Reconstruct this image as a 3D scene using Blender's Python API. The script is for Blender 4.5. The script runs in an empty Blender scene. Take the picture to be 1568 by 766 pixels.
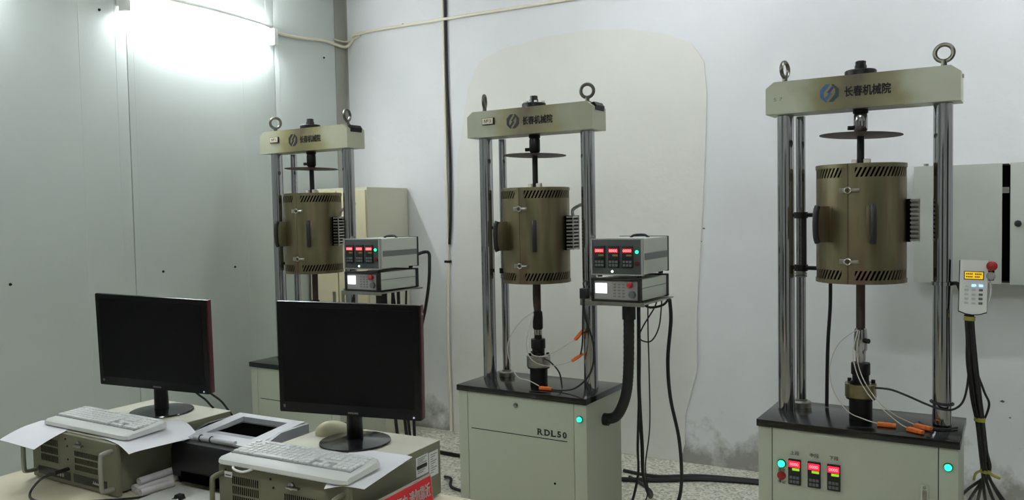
import bpy, bmesh, math, random
from mathutils import Vector, Matrix
random.seed(7)
S = bpy.context.scene
C = S.collection
PI = math.pi

# ------------------------------------------------------------------ camera, world, exposure
ZC = 1.5958
cam_d = bpy.data.cameras.new('camera'); cam = bpy.data.objects.new('camera', cam_d); C.objects.link(cam)
cr, cu, cf = Vector((.8740, .4855, -.0193)), Vector((-.0049, .0486, .9988)), Vector((-.4859, .8729, -.0448))
cam.matrix_world = Matrix(((cr.x, cu.x, -cf.x, 0), (cr.y, cu.y, -cf.y, 0), (cr.z, cu.z, -cf.z, ZC), (0, 0, 0, 1)))
cam_d.sensor_width = 36; cam_d.lens = 36 * 1248.92 / 1568; cam_d.clip_start = .02
S.camera = cam
w = bpy.data.worlds.new('world'); S.world = w; w.use_nodes = True
w.node_tree.nodes['Background'].inputs[0].default_value = (.8, .87, 1, 1)
w.node_tree.nodes['Background'].inputs[1].default_value = .15
vs = S.view_settings
vs.view_transform = 'Standard'; vs.look = 'None'; vs.gamma = 1; vs.use_curve_mapping = False
vs.exposure = 0.33
TUBE = dict(A=72, B=66, C=0, D=66, E=27, F=98)       # emission strengths of the fluorescent tubes

# ------------------------------------------------------------------ helpers
def lin(c):
    return tuple(((v / 255) / 12.92 if v / 255 <= .04045 else ((v / 255 + .055) / 1.055) ** 2.4) for v in c)
MATS = {}
def mat(name, col, rough=.5, metal=0., var=0., vscale=8., bump=0., bscale=60., emit=0., coat=0., spec=None, stretch=None):
    if name in MATS: return MATS[name]
    m = bpy.data.materials.new(name); m.use_nodes = True; MATS[name] = m
    nt = m.node_tree; N = nt.nodes; L = nt.links; b = N['Principled BSDF']
    c = lin(col) + (1,)
    b.inputs['Base Color'].default_value = c
    b.inputs['Roughness'].default_value = rough; b.inputs['Metallic'].default_value = metal
    if coat: b.inputs['Coat Weight'].default_value = coat; b.inputs['Coat Roughness'].default_value = .08
    if spec is not None: b.inputs['Specular IOR Level'].default_value = spec
    if emit:
        b.inputs['Emission Color'].default_value = c; b.inputs['Emission Strength'].default_value = emit
    if var or bump:
        tc = N.new('ShaderNodeTexCoord'); mp = N.new('ShaderNodeMapping'); L.new(tc.outputs['Object'], mp.inputs[0])
        if stretch: mp.inputs['Scale'].default_value = stretch
    if var:
        n = N.new('ShaderNodeTexNoise'); n.inputs['Scale'].default_value = vscale; n.inputs['Detail'].default_value = 5
        L.new(mp.outputs[0], n.inputs['Vector'])
        mr = N.new('ShaderNodeMapRange'); mr.inputs[1].default_value = .3; mr.inputs[2].default_value = .7
        mr.inputs[3].default_value = 1 - var; mr.inputs[4].default_value = 1 + var
        L.new(n.outputs['Fac'], mr.inputs[0])
        mx = N.new('ShaderNodeVectorMath'); mx.operation = 'MULTIPLY'; mx.inputs[0].default_value = c[:3]
        L.new(mr.outputs[0], mx.inputs[1]); L.new(mx.outputs[0], b.inputs['Base Color'])
    if bump:
        n2 = N.new('ShaderNodeTexNoise'); n2.inputs['Scale'].default_value = bscale; n2.inputs['Detail'].default_value = 4
        L.new(mp.outputs[0], n2.inputs['Vector'])
        bp = N.new('ShaderNodeBump'); bp.inputs['Strength'].default_value = bump; bp.inputs['Distance'].default_value = .01
        L.new(n2.outputs['Fac'], bp.inputs['Height']); L.new(bp.outputs[0], b.inputs['Normal'])
    return m

def B(): return bmesh.new()
def box(bm, c, s, bev=0., M=None, seg=2):
    r = bmesh.ops.create_cube(bm, size=1.0); vs_ = r['verts']
    for v in vs_: v.co = Vector((v.co.x * s[0], v.co.y * s[1], v.co.z * s[2]))
    if bev:
        es = list({e for v in vs_ for e in v.link_edges})
        r2 = bmesh.ops.bevel(bm, geom=es, offset=bev, segments=seg, affect='EDGES', profile=.6)
        vs_ = list({v for f in r2['faces'] for v in f.verts} | {v for v in vs_ if v.is_valid})
    T = Matrix.Translation(c) if M is None else M @ Matrix.Translation(c)
    for v in vs_: v.co = T @ v.co
    return bm
def bx(bm, x0, x1, y0, y1, z0, z1, bev=0., M=None):
    return box(bm, ((x0 + x1) / 2, (y0 + y1) / 2, (z0 + z1) / 2), (x1 - x0, y1 - y0, z1 - z0), bev, M)
def frame_of(d):
    d = d.normalized(); a = Vector((0, 0, 1)) if abs(d.z) < .9 else Vector((1, 0, 0))
    u = a.cross(d).normalized(); return u, d.cross(u)
def ring_loft(bm, rings, cap=True, close=False):
    L = [[bm.verts.new(p) for p in r] for r in rings]; n = len(L[0])
    pairs = list(zip(L, L[1:])) + ([(L[-1], L[0])] if close else [])
    for a, b in pairs:
        for i in range(n):
            try: bm.faces.new((a[i], a[(i + 1) % n], b[(i + 1) % n], b[i]))
            except ValueError: pass
    if cap and not close:
        bm.faces.new(list(reversed(L[0]))); bm.faces.new(L[-1])
def cyl(bm, p0, p1, r0, r1=None, n=24):
    p0, p1 = Vector(p0), Vector(p1); r1 = r0 if r1 is None else r1
    u, v = frame_of(p1 - p0)
    ring_loft(bm, [[p + (u * math.cos(2 * PI * i / n) + v * math.sin(2 * PI * i / n)) * r for i in range(n)] for p, r in ((p0, r0), (p1, r1))])
    return bm
def lathe(bm, prof, x=0, y=0, n=32, z0=0):
    ring_loft(bm, [[Vector((x + r * math.cos(2 * PI * i / n), y + r * math.sin(2 * PI * i / n), z0 + z)) for i in range(n)] for r, z in prof])
    return bm
def smooth_path(pts, k=8):
    P = [Vector(p) for p in pts]
    if len(P) < 3: return P
    out = []
    for i in range(len(P) - 1):
        p0 = P[max(i - 1, 0)]; p1 = P[i]; p2 = P[i + 1]; p3 = P[min(i + 2, len(P) - 1)]
        for j in range(k):
            t = j / k
            out.append(.5 * ((2 * p1) + (p2 - p0) * t + (2 * p0 - 5 * p1 + 4 * p2 - p3) * t * t + (3 * p1 - p0 - 3 * p2 + p3) * t ** 3))
    out.append(P[-1]); return out
def tube(bm, pts, r, n=8, k=8, rib=0):
    P = smooth_path(pts, k) if k else [Vector(p) for p in pts]
    u, v = frame_of(P[1] - P[0]); rings = []
    for i, p in enumerate(P):
        d = (P[min(i + 1, len(P) - 1)] - P[max(i - 1, 0)]).normalized()
        u = (u - d * u.dot(d)).normalized(); v = d.cross(u)
        rr = r * (1 + (rib if i % 2 else 0))
        rings.append([p + (u * math.cos(2 * PI * j / n) + v * math.sin(2 * PI * j / n)) * rr for j in range(n)])
    ring_loft(bm, rings); return bm
def torus(bm, c, R, r, axis=(0, 1, 0), n=28, m=10):
    c = Vector(c); a = Vector(axis).normalized(); u, v = frame_of(a)
    rings = []
    for i in range(n):
        t = 2 * PI * i / n; d = u * math.cos(t) + v * math.sin(t)
        rings.append([c + d * (R + r * math.cos(2 * PI * j / m)) + a * r * math.sin(2 * PI * j / m) for j in range(m)])
    ring_loft(bm, rings, cap=False, close=True); return bm
def prism(bm, poly, y0, y1, M=None):          # polygon in x,z extruded in y
    M = M or Matrix()
    a = [bm.verts.new(M @ Vector((x, y0, z))) for x, z in poly]; b = [bm.verts.new(M @ Vector((x, y1, z))) for x, z in poly]
    n = len(poly)
    bm.faces.new(a); bm.faces.new(list(reversed(b)))
    for i in range(n): bm.faces.new((a[i], b[i], b[(i + 1) % n], a[(i + 1) % n]))
    return bm
def patch(bm, alo0, ahi0, alo1, ahi1, z0, z1, ro, ri, seg=1, cx=0, cy=0):   # curved plate on a vertical cylinder
    def P(a, r, z): return bm.verts.new((cx + r * math.sin(a), cy - r * math.cos(a), z))
    G = []
    for i in range(seg + 1):
        t = i / seg; a0 = alo0 + (ahi0 - alo0) * t; a1 = alo1 + (ahi1 - alo1) * t
        G.append((P(a0, ro, z0), P(a1, ro, z1), P(a1, ri, z1), P(a0, ri, z0)))
    for g, h in zip(G, G[1:]):
        for i in range(4): bm.faces.new((g[i], g[(i + 1) % 4], h[(i + 1) % 4], h[i]))
    bm.faces.new(list(reversed(G[0]))); bm.faces.new(G[-1])
def obj(name, bm, m, parent=None, sharp=35, label=None, kind=None):
    me = bpy.data.meshes.new(name)
    if isinstance(bm, bpy.types.Mesh): me = bm
    else:
        bmesh.ops.recalc_face_normals(bm, faces=bm.faces[:]); bm.to_mesh(me); bm.free()
        for p in me.polygons: p.use_smooth = True
        me.set_sharp_from_angle(angle=math.radians(sharp))
    me.materials.clear(); me.materials.append(m)
    o = bpy.data.objects.new(name, me); C.objects.link(o); o.parent = parent
    if label: o['label'] = label
    if kind: o['kind'] = kind
    return o
def tag(o, label, cat, group=None, kind=None):
    o['label'] = label; o['category'] = cat
    if group: o['group'] = group
    if kind: o['kind'] = kind
    return o
def thing(name, label, cat, loc=(0, 0, 0), rz=0, group=None):
    o = bpy.data.objects.new(name, None); C.objects.link(o); o.empty_display_size = .1
    o.location = loc; o.rotation_euler = (0, 0, rz); return tag(o, label, cat, group)
def struct(o, label, cat=None):
    o['kind'] = 'structure'; o['label'] = label
    if cat: o['category'] = cat
    return o
def text_mesh(body, size, bold=0., extr=.0004, align='CENTER'):
    cu_ = bpy.data.curves.new('lettering', 'FONT'); cu_.body = body; cu_.size = size; cu_.extrude = extr
    cu_.offset = bold; cu_.align_x = align; cu_.align_y = 'CENTER'; cu_.resolution_u = 3
    t = bpy.data.objects.new('lettering', cu_); C.objects.link(t)
    dg = bpy.context.evaluated_depsgraph_get(); me = bpy.data.meshes.new_from_object(t.evaluated_get(dg))
    bpy.data.objects.remove(t); bpy.data.curves.remove(cu_); me.name = 'lettering'; return me
RX = Matrix.Rotation(PI / 2, 4, 'X')
def text(name, body, size, pos, m, parent, width=None, M=None, bold=0., align='CENTER', height=None):
    me = text_mesh(body, size, 0., align=align)
    xs = [v.co.x for v in me.vertices]; ys = [v.co.y for v in me.vertices]
    sx = width / (max(xs) - min(xs)) if width else 1; sy = height / (max(ys) - min(ys)) if height else (sx if width else 1)
    cx_ = (max(xs) + min(xs)) / 2; cy_ = (max(ys) + min(ys)) / 2
    for v in me.vertices: v.co = Vector(((v.co.x - cx_) * sx, (v.co.y - cy_) * sy, v.co.z))
    if bold:                                   # heavier strokes: shifted copies instead of a curve offset, which tears dense glyphs
        bm = B()
        for dx, dy in ((-1, 0), (1, 0), (0, -1), (0, 1), (-.7, -.7), (.7, .7), (-.7, .7), (.7, -.7)):
            c = me.copy(); c.transform(Matrix.Translation((dx * bold, dy * bold, 0))); bm.from_mesh(c); bpy.data.meshes.remove(c)
        bm.to_mesh(me); bm.free()
    me.transform((M or Matrix.Translation(pos) @ RX))
    return obj(name, me, m, parent)

# ------------------------------------------------------------------ materials
def wall_plaster(name, base, dirt):
    m = bpy.data.materials.new(name); m.use_nodes = True; nt = m.node_tree; N = nt.nodes; L = nt.links; b = N['Principled BSDF']
    b.inputs['Roughness'].default_value = .75; b.inputs['Specular IOR Level'].default_value = .25
    tc = N.new('ShaderNodeTexCoord')
    n1 = N.new('ShaderNodeTexNoise'); n1.inputs['Scale'].default_value = 1.3; n1.inputs['Detail'].default_value = 6; L.new(tc.outputs['Object'], n1.inputs[0])
    r1 = N.new('ShaderNodeValToRGB'); r1.color_ramp.elements[0].position = .3; r1.color_ramp.elements[1].position = .72
    r1.color_ramp.elements[0].color = lin([v * .95 for v in base]) + (1,); r1.color_ramp.elements[1].color = lin(base) + (1,)
    L.new(n1.outputs['Fac'], r1.inputs[0])
    out = r1.outputs[0]
    if dirt:
        sp = N.new('ShaderNodeSeparateXYZ'); L.new(tc.outputs['Object'], sp.inputs[0])
        mz = N.new('ShaderNodeMapRange'); mz.inputs[1].default_value = 0; mz.inputs[2].default_value = .62; mz.inputs[3].default_value = .74; mz.inputs[4].default_value = .05
        L.new(sp.outputs['Z'], mz.inputs[0])
        n2 = N.new('ShaderNodeTexNoise'); n2.inputs['Scale'].default_value = 5; n2.inputs['Detail'].default_value = 9; n2.inputs['Roughness'].default_value = .68; L.new(tc.outputs['Object'], n2.inputs[0])
        gt = N.new('ShaderNodeMath'); gt.operation = 'SUBTRACT'; L.new(mz.outputs[0], gt.inputs[0]); L.new(n2.outputs['Fac'], gt.inputs[1])
        mr = N.new('ShaderNodeMapRange'); mr.inputs[1].default_value = 0; mr.inputs[2].default_value = .22; mr.inputs[3].default_value = 0; mr.inputs[4].default_value = .72
        L.new(gt.outputs[0], mr.inputs[0])
        mx = N.new('ShaderNodeMix'); mx.data_type = 'RGBA'; L.new(mr.outputs[0], mx.inputs[0]); L.new(out, mx.inputs[6]); mx.inputs[7].default_value = lin((112, 110, 92)) + (1,)
        # small flaked spots higher up
        n3 = N.new('ShaderNodeTexNoise'); n3.inputs['Scale'].default_value = 9; n3.inputs['Detail'].default_value = 10; n3.inputs['Roughness'].default_value = .75; L.new(tc.outputs['Object'], n3.inputs[0])
        m3 = N.new('ShaderNodeMapRange'); m3.inputs[1].default_value = .72; m3.inputs[2].default_value = .78; m3.inputs[3].default_value = 0; m3.inputs[4].default_value = .35
        L.new(n3.outputs['Fac'], m3.inputs[0])
        mx2 = N.new('ShaderNodeMix'); mx2.data_type = 'RGBA'; L.new(m3.outputs[0], mx2.inputs[0]); L.new(mx.outputs[2], mx2.inputs[6]); mx2.inputs[7].default_value = lin((120, 120, 120)) + (1,)
        out = mx2.outputs[2]
    L.new(out, b.inputs['Base Color'])
    nb = N.new('ShaderNodeTexNoise'); nb.inputs['Scale'].default_value = 14; nb.inputs['Detail'].default_value = 6; L.new(tc.outputs['Object'], nb.inputs[0])
    bp = N.new('ShaderNodeBump'); bp.inputs['Strength'].default_value = .25; bp.inputs['Distance'].default_value = .012; L.new(nb.outputs['Fac'], bp.inputs['Height']); L.new(bp.outputs[0], b.inputs['Normal'])
    return m
M_plaster = wall_plaster('old_plaster', (227, 228, 229), True)
M_patch = wall_plaster('new_plaster', (225, 224, 217), False)
M_ceil = mat('ceiling_paint', (225, 225, 222), .8)
M_farwall = mat('far_wall_paint', (215, 216, 212), .8)
M_panel = mat('coated_steel_panel', (196, 204, 200), .42, var=.02, vscale=2, bump=.03, bscale=5)
M_seam = mat('panel_seam', (70, 74, 74), .7)
M_trim = mat('corner_trim', (150, 150, 140), .5, var=.08, vscale=4)
def terrazzo():
    m = bpy.data.materials.new('terrazzo'); m.use_nodes = True; nt = m.node_tree; N = nt.nodes; L = nt.links; b = N['Principled BSDF']
    b.inputs['Roughness'].default_value = .45
    tc = N.new('ShaderNodeTexCoord'); v = N.new('ShaderNodeTexVoronoi'); v.inputs['Scale'].default_value = 75; L.new(tc.outputs['Object'], v.inputs['Vector'])
    r = N.new('ShaderNodeValToRGB'); r.color_ramp.interpolation = 'CONSTANT'; e = r.color_ramp.elements
    e[0].color = lin((214, 213, 196)) + (1,); e[1].position = .34; e[1].color = lin((192, 191, 174)) + (1,)
    for p, c in ((.6, (228, 226, 214)), (.8, (158, 158, 142)), (.9, (176, 174, 156))):
        q = e.new(p); q.color = lin(c) + (1,)
    sp = N.new('ShaderNodeSeparateColor'); L.new(v.outputs['Color'], sp.inputs[0]); L.new(sp.outputs[0], r.inputs[0])
    n = N.new('ShaderNodeTexNoise'); n.inputs['Scale'].default_value = 1.5; n.inputs['Detail'].default_value = 5; L.new(tc.outputs['Object'], n.inputs[0])
    mr = N.new('ShaderNodeMapRange'); mr.inputs[3].default_value = .8; mr.inputs[4].default_value = 1.1; L.new(n.outputs['Fac'], mr.inputs[0])
    mx = N.new('ShaderNodeVectorMath'); mx.operation = 'MULTIPLY'; L.new(r.outputs[0], mx.inputs[0]); L.new(mr.outputs[0], mx.inputs[1])
    L.new(mx.outputs[0], b.inputs['Base Color']); return m
M_floor = terrazzo()
M_cab = mat('cabinet_paint', (176, 180, 162), .42, var=.025, vscale=3)
M_groove = mat('dark_gap', (28, 29, 26), .8)
M_slab = mat('black_granite', (14, 14, 15), .16, spec=.5, var=.2, vscale=120)
M_chrome = mat('polished_steel', (168, 168, 171), .09, 1., var=.05, vscale=4)
M_steel = mat('plain_steel', (165, 163, 156), .3, 1., var=.12, vscale=25)
M_ring = mat('eyebolt_steel', (98, 96, 88), .35, 1., var=.2, vscale=40)
M_brass = mat('flange_steel', (138, 128, 98), .3, 1., var=.15, vscale=20)
M_black = mat('blackened_steel', (30, 29, 29), .42, .6)
M_rust = mat('oxidised_steel', (72, 58, 54), .55, .7, var=.25, vscale=12)
M_rubber = mat('black_rubber', (14, 14, 14), .5)
M_blackpl = mat('black_plastic', (18, 18, 19), .45)
M_dark = mat('dark_interior', (7, 7, 7), 1., spec=0.)
M_white = mat('white_plastic', (222, 224, 220), .4)
M_ceramic = mat('ceramic', (214, 210, 196), .7)
M_orange = mat('orange_plastic', (214, 108, 40), .45, var=.06, vscale=30)
M_wire = mat('glass_braid_wire', (196, 192, 180), .6)
M_yellow = mat('yellow_tape', (150, 146, 58), .6)
M_ink = mat('black_ink', (20, 20, 22), .6)
M_cream = mat('cream_enamel', (214, 206, 170), .5, var=.03, vscale=3)
M_conduit = mat('cream_conduit', (222, 216, 196), .5, var=.05, vscale=6)
M_green = mat('green_lamp_glow', (40, 255, 170), .3, emit=1.6)
M_greend = mat('green_bezel', (14, 90, 60), .35)
M_redbtn = mat('red_button', (150, 22, 26), .4)
M_led = mat('red_led_display', (255, 20, 50), .3, emit=1.5)
M_ledg = mat('green_led_display', (150, 210, 40), .3, emit=.5)
M_ledoff = mat('display_window', (34, 6, 8), .25)
M_lcd = mat('lit_lcd', (235, 240, 255), .3, emit=1.0)
M_panelgrey = mat('instrument_panel_grey', (92, 98, 98), .5)
M_sleeve = mat('instrument_grey', (150, 148, 146), .45)
M_instr = mat('instrument_case', (196, 200, 190), .45, var=.02, vscale=6)
M_instrgroove = mat('instrument_case_groove', (112, 116, 112), .5)
M_tube = mat('fluorescent_tube', (244, 250, 255), .3, emit=1)
def tube_mat(name, s):
    m = mat(name, (246, 251, 255), .3, emit=s); return m
def furnace_metal():
    m = bpy.data.materials.new('heat_tinted_steel'); m.use_nodes = True; nt = m.node_tree; N = nt.nodes; L = nt.links; b = N['Principled BSDF']
    b.inputs['Metallic'].default_value = .9; b.inputs['Roughness'].default_value = .36
    tc = N.new('ShaderNodeTexCoord'); mp = N.new('ShaderNodeMapping'); mp.inputs['Scale'].default_value = (9, 9, 1.2); L.new(tc.outputs['Object'], mp.inputs[0])
    n = N.new('ShaderNodeTexNoise'); n.inputs['Scale'].default_value = 1.1; n.inputs['Detail'].default_value = 4; L.new(mp.outputs[0], n.inputs[0])
    r = N.new('ShaderNodeValToRGB'); e = r.color_ramp.elements
    e[0].position = .3; e[0].color = lin((98, 98, 70)) + (1,); e[1].position = .7; e[1].color = lin((120, 98, 82)) + (1,)
    q = e.new(.5); q.color = lin((126, 118, 92)) + (1,)
    L.new(n.outputs['Fac'], r.inputs[0]); L.new(r.outputs[0], b.inputs['Base Color'])
    mp2 = N.new('ShaderNodeMapping'); mp2.inputs['Scale'].default_value = (2, 2, 160); L.new(tc.outputs['Object'], mp2.inputs[0])
    n2 = N.new('ShaderNodeTexNoise'); n2.inputs['Scale'].default_value = 3; L.new(mp2.outputs[0], n2.inputs[0])
    mr = N.new('ShaderNodeMapRange'); mr.inputs[3].default_value = .3; mr.inputs[4].default_value = .5; L.new(n2.outputs['Fac'], mr.inputs[0]); L.new(mr.outputs[0], b.inputs['Roughness'])
    return m
M_furn = furnace_metal()
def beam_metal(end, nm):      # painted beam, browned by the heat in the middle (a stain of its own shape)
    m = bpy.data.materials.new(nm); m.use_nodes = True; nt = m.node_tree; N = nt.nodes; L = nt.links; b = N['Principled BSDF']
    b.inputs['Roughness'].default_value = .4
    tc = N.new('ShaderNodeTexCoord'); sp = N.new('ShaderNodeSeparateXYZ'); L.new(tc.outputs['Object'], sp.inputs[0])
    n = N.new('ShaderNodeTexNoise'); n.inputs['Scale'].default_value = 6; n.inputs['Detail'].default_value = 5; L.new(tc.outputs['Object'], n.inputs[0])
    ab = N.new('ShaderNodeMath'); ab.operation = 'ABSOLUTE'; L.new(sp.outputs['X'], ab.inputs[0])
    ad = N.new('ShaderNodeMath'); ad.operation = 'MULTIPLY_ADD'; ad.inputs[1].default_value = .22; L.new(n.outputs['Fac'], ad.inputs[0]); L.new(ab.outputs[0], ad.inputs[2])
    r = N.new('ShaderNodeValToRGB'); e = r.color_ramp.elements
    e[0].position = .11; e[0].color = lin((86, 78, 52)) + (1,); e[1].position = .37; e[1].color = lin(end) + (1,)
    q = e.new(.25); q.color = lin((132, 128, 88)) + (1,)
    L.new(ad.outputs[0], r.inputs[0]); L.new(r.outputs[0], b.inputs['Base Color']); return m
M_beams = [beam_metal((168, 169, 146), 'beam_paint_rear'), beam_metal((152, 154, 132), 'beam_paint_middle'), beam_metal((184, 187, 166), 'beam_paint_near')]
M_blue = mat('logo_blue', (44, 86, 132), .4); M_navy = mat('logo_navy', (36, 38, 88), .4); M_lgreen = mat('logo_green', (14, 50, 38), .4); M_silver = mat('logo_silver', (205, 208, 214), .3)

# ------------------------------------------------------------------ the room
WX, WY, CEIL = -4.214, 4.977, 3.35
XR, YF = 3.2, -2.4
struct(obj('floor', bx(B(), WX - .1, XR + .1, YF - .1, WY + .1, -.08, 0), M_floor), 'speckled grey terrazzo floor')
struct(obj('ceiling', bx(B(), WX - .1, XR + .1, YF - .1, WY + .1, CEIL, CEIL + .08), M_ceil), 'plain pale ceiling')
wb = struct(obj('wall_back', bx(B(), WX - .1, XR + .1, WY, WY + .1, 0, CEIL), M_plaster), 'old white plaster wall behind the machines')
struct(obj('wall_right', bx(B(), XR, XR + .1, YF, WY, 0, CEIL), M_farwall), 'plain painted side wall')
struct(obj('wall_front', bx(B(), WX, XR, YF - .1, YF, 0, CEIL), M_farwall), 'plain painted wall behind the viewer')
wl = struct(obj('wall_left', bx(B(), WX - .1, WX - .012, YF, WY, 0, CEIL), M_seam), 'wall of grey coated steel panels with vertical seams')
ys = [-2.4, -1.53, -.38, .77, 1.92, 3.07, 4.22, 4.977]
for a, b_ in zip(ys, ys[1:]):
    bm = bx(B(), WX - .012, WX, a + .0025, b_ - .0025, 0, CEIL, .001)
    for off in (.045, .86, -.07):
        y = (a if off > 0 else b_) + off
        if a < y < b_: cyl(bm, (WX - .0035, y, .001), (WX - .0035, y, CEIL - .001), .0045, n=10)
    obj('panel', bm, M_panel, wl)
for (y, z) in ((2.357, 1.286), (3.255, 1.287), (3.807, 1.278), (2.908, 2.771), (4.727, 2.79)):
    obj('rivet', cyl(B(), (WX, y, z), (WX + .006, y, z), .008, .006, 12), M_black, wl)
bm = bx(B(), WX, WX + .004, 4.85, WY, 0, CEIL); bx(bm, WX, WX + .022, WY - .004, WY, 0, CEIL)
struct(obj('trim_1', bm, M_trim), 'grey metal corner strip where the two walls meet')
d_ = struct(obj('added_door_1', bx(B(), -1.2, .8, YF, YF + .05, 0, 2.25, .004), mat('added_door_paint', (58, 50, 44), .5)), 'unseen dark double door added behind the viewer for the column reflections')  # added out of view so the polished columns reflect something dark
obj('added_door_gap', bx(B(), -.204, -.196, YF + .049, YF + .051, 0, 2.25), M_dark, d_)
for x in (-.28, -.12): obj('door_handle', cyl(B(), (x, YF + .08, .95), (x, YF + .08, 1.2), .012, n=12), M_dark, d_)
d_ = struct(obj('added_door_2', bx(B(), XR - .05, XR, .6, 2.4, 0, 2.25, .004), MATS['added_door_paint']), 'unseen dark double door added in the right wall for the column reflections')  # second unseen door, also added only to put dark stripes in the columns
obj('added_door_gap', bx(B(), XR - .051, XR - .049, 1.496, 1.504, 0, 2.25), M_dark, d_)
# newer plaster patch on the back wall (slightly proud, irregular outline)
pl = [(-3.29, .002), (-3.285, .5), (-3.25, 1.2), (-3.2, 2.0), (-3.1, 2.5), (-3.0, 2.67), (-2.8, 2.74), (-2.5, 2.78), (-2.17, 2.785), (-1.9, 2.76), (-1.65, 2.70), (-1.48, 2.62), (-1.40, 2.5),
      (-1.385, 2.3), (-1.40, 1.9), (-1.43, 1.4), (-1.462, .9), (-1.46, .6), (-1.50, .45), (-1.54, .3), (-1.545, .12), (-1.575, .002)]
bm = prism(B(), pl, WY - .007, WY + .001)
obj('plaster_patch', bm, M_patch, wb, label='smoother whiter patch of newer plaster')
bm = B()
for x, z, s in ((.175, .554, .011), (.21, .47, .006), (-1.411, 1.48, .009), (-1.43, 1.4, .007), (-3.66, 3.012, .016)):
    prism(bm, [(x + s * q_ * math.cos(k_), z + s * .7 * q_ * math.sin(k_)) for k_, q_ in ((0, 1.1), (.9, .7), (1.7, 1.), (2.6, .8), (3.3, 1.2), (4.2, .6), (5.0, 1.), (5.7, .7))], WY - .0015, WY)
obj('chip', bm, mat('plaster_chip', (110, 108, 104), .9), wb, label='small dark chips in the plaster')

# ------------------------------------------------------------------ fluorescent lights
def tube_light(label, loc, rz, L_, strength, ceiling=False, group=None):
    t = thing('tube_light', label, 'light', loc, rz, group)      # local: x along tube, fixture grows to -y (wall) or -z (ceiling)
    T = Matrix() if not ceiling else Matrix.Rotation(PI / 2, 4, 'X')
    bm = bx(B(), -L_ / 2, L_ / 2, -.03, 0, -.035, .045, .004, T); obj('housing', bm, M_white, t)
    for z in (-.050, .015):
        bm = cyl(B(), T @ Vector((-L_ / 2 + .035, -.062, z)), T @ Vector((L_ / 2 - .035, -.062, z)), .013, n=16)
        obj('tube', bm, tube_mat('tube_glow_%g' % strength, strength), t)
    for s in (-1, 1):
        obj('lamp_holder', bx(B(), s * (L_ / 2 - .018) - .018, s * (L_ / 2 - .018) + .018, -.082, -.02, -.066, .045, .004, T), M_white, t)
    return t
tube_light('glowing double tube light high on the grey panel wall', (WX, 3.597, 2.848), PI / 2, 1.17, TUBE['A'])
tube_light('tube light further left on the grey panel wall', (WX, 1.73, 2.885), PI / 2, 1.2, TUBE['B'])
for k_, p_, lb_ in (('C', (-1.7, 2.6, CEIL), 'tube light on the ceiling above the desk'), ('D', (.9, 3.7, CEIL), 'tube light on the ceiling above the electrical cabinet'),
                    ('E', (-1.4, 3.9, CEIL), 'tube light on the ceiling behind the middle machine'), ('F', (-.4, .2, CEIL), 'tube light on the ceiling above the viewer')):
    if TUBE[k_]: tube_light(lb_, p_, 0, 1.2, TUBE[k_], True, 'ceiling tube lights')

# ------------------------------------------------------------------ wall wiring
bm = tube(B(), [(WX + .014, 3.0, 2.94), (WX + .016, 3.27, 2.908), (WX + .016, 3.68, 2.912), (WX + .014, 4.1, 2.905), (WX + .012, 4.22, 2.885), (WX + .012, 4.47, 2.891), (WX + .012, 4.72, 2.915), (WX + .03, 4.93, 2.90), (WX + .08, 4.963, 2.945), (-4.06, 4.965, 2.995), (-3.3, 4.958, 3.0), (-2.3, 4.965, 3.0), (-1.2, 4.965, 2.99)], .011, 10)
tag(obj('wall_cable', bm, M_conduit), 'cream cable running from the tube light along the top of the back wall', 'cable')
bm = tube(B(), [(WX + .01, 4.83, 2.945), (WX + .03, 4.955, 2.945), (-4.05, 4.96, 2.975)], .006, 8)
tag(obj('wall_cable', bm, M_conduit), 'short thin cream cable crossing the room corner', 'cable')
bm = tube(B(), [(-3.273, 4.966, 3.3), (-3.274, 4.966, 2.6), (-3.262, 4.966, 2.0), (-3.268, 4.966, 1.6), (-3.284, 4.966, 1.38)], .010, 8)
tag(obj('power_cable', bm, M_rubber), 'black cable hanging straight down the back wall', 'cable')
t = thing('wall_conduit', 'thin cream conduit running down the back wall to the floor', 'conduit', (-3.31, WY, 0))
obj('upper_pipe', cyl(B(), (.012, -.012, 1.26), (.016, -.012, 3.34), .010, n=12), M_conduit, t)
obj('lower_pipe', tube(B(), [(.012, -.010, 1.26), (.0, -.012, .9), (.0, -.016, .5), (.012, -.02, .003)], .012, 10), M_conduit, t)
obj('clip', bx(B(), -.014, .034, -.026, 0, 1.245, 1.262, .002), M_black, t)

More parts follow.
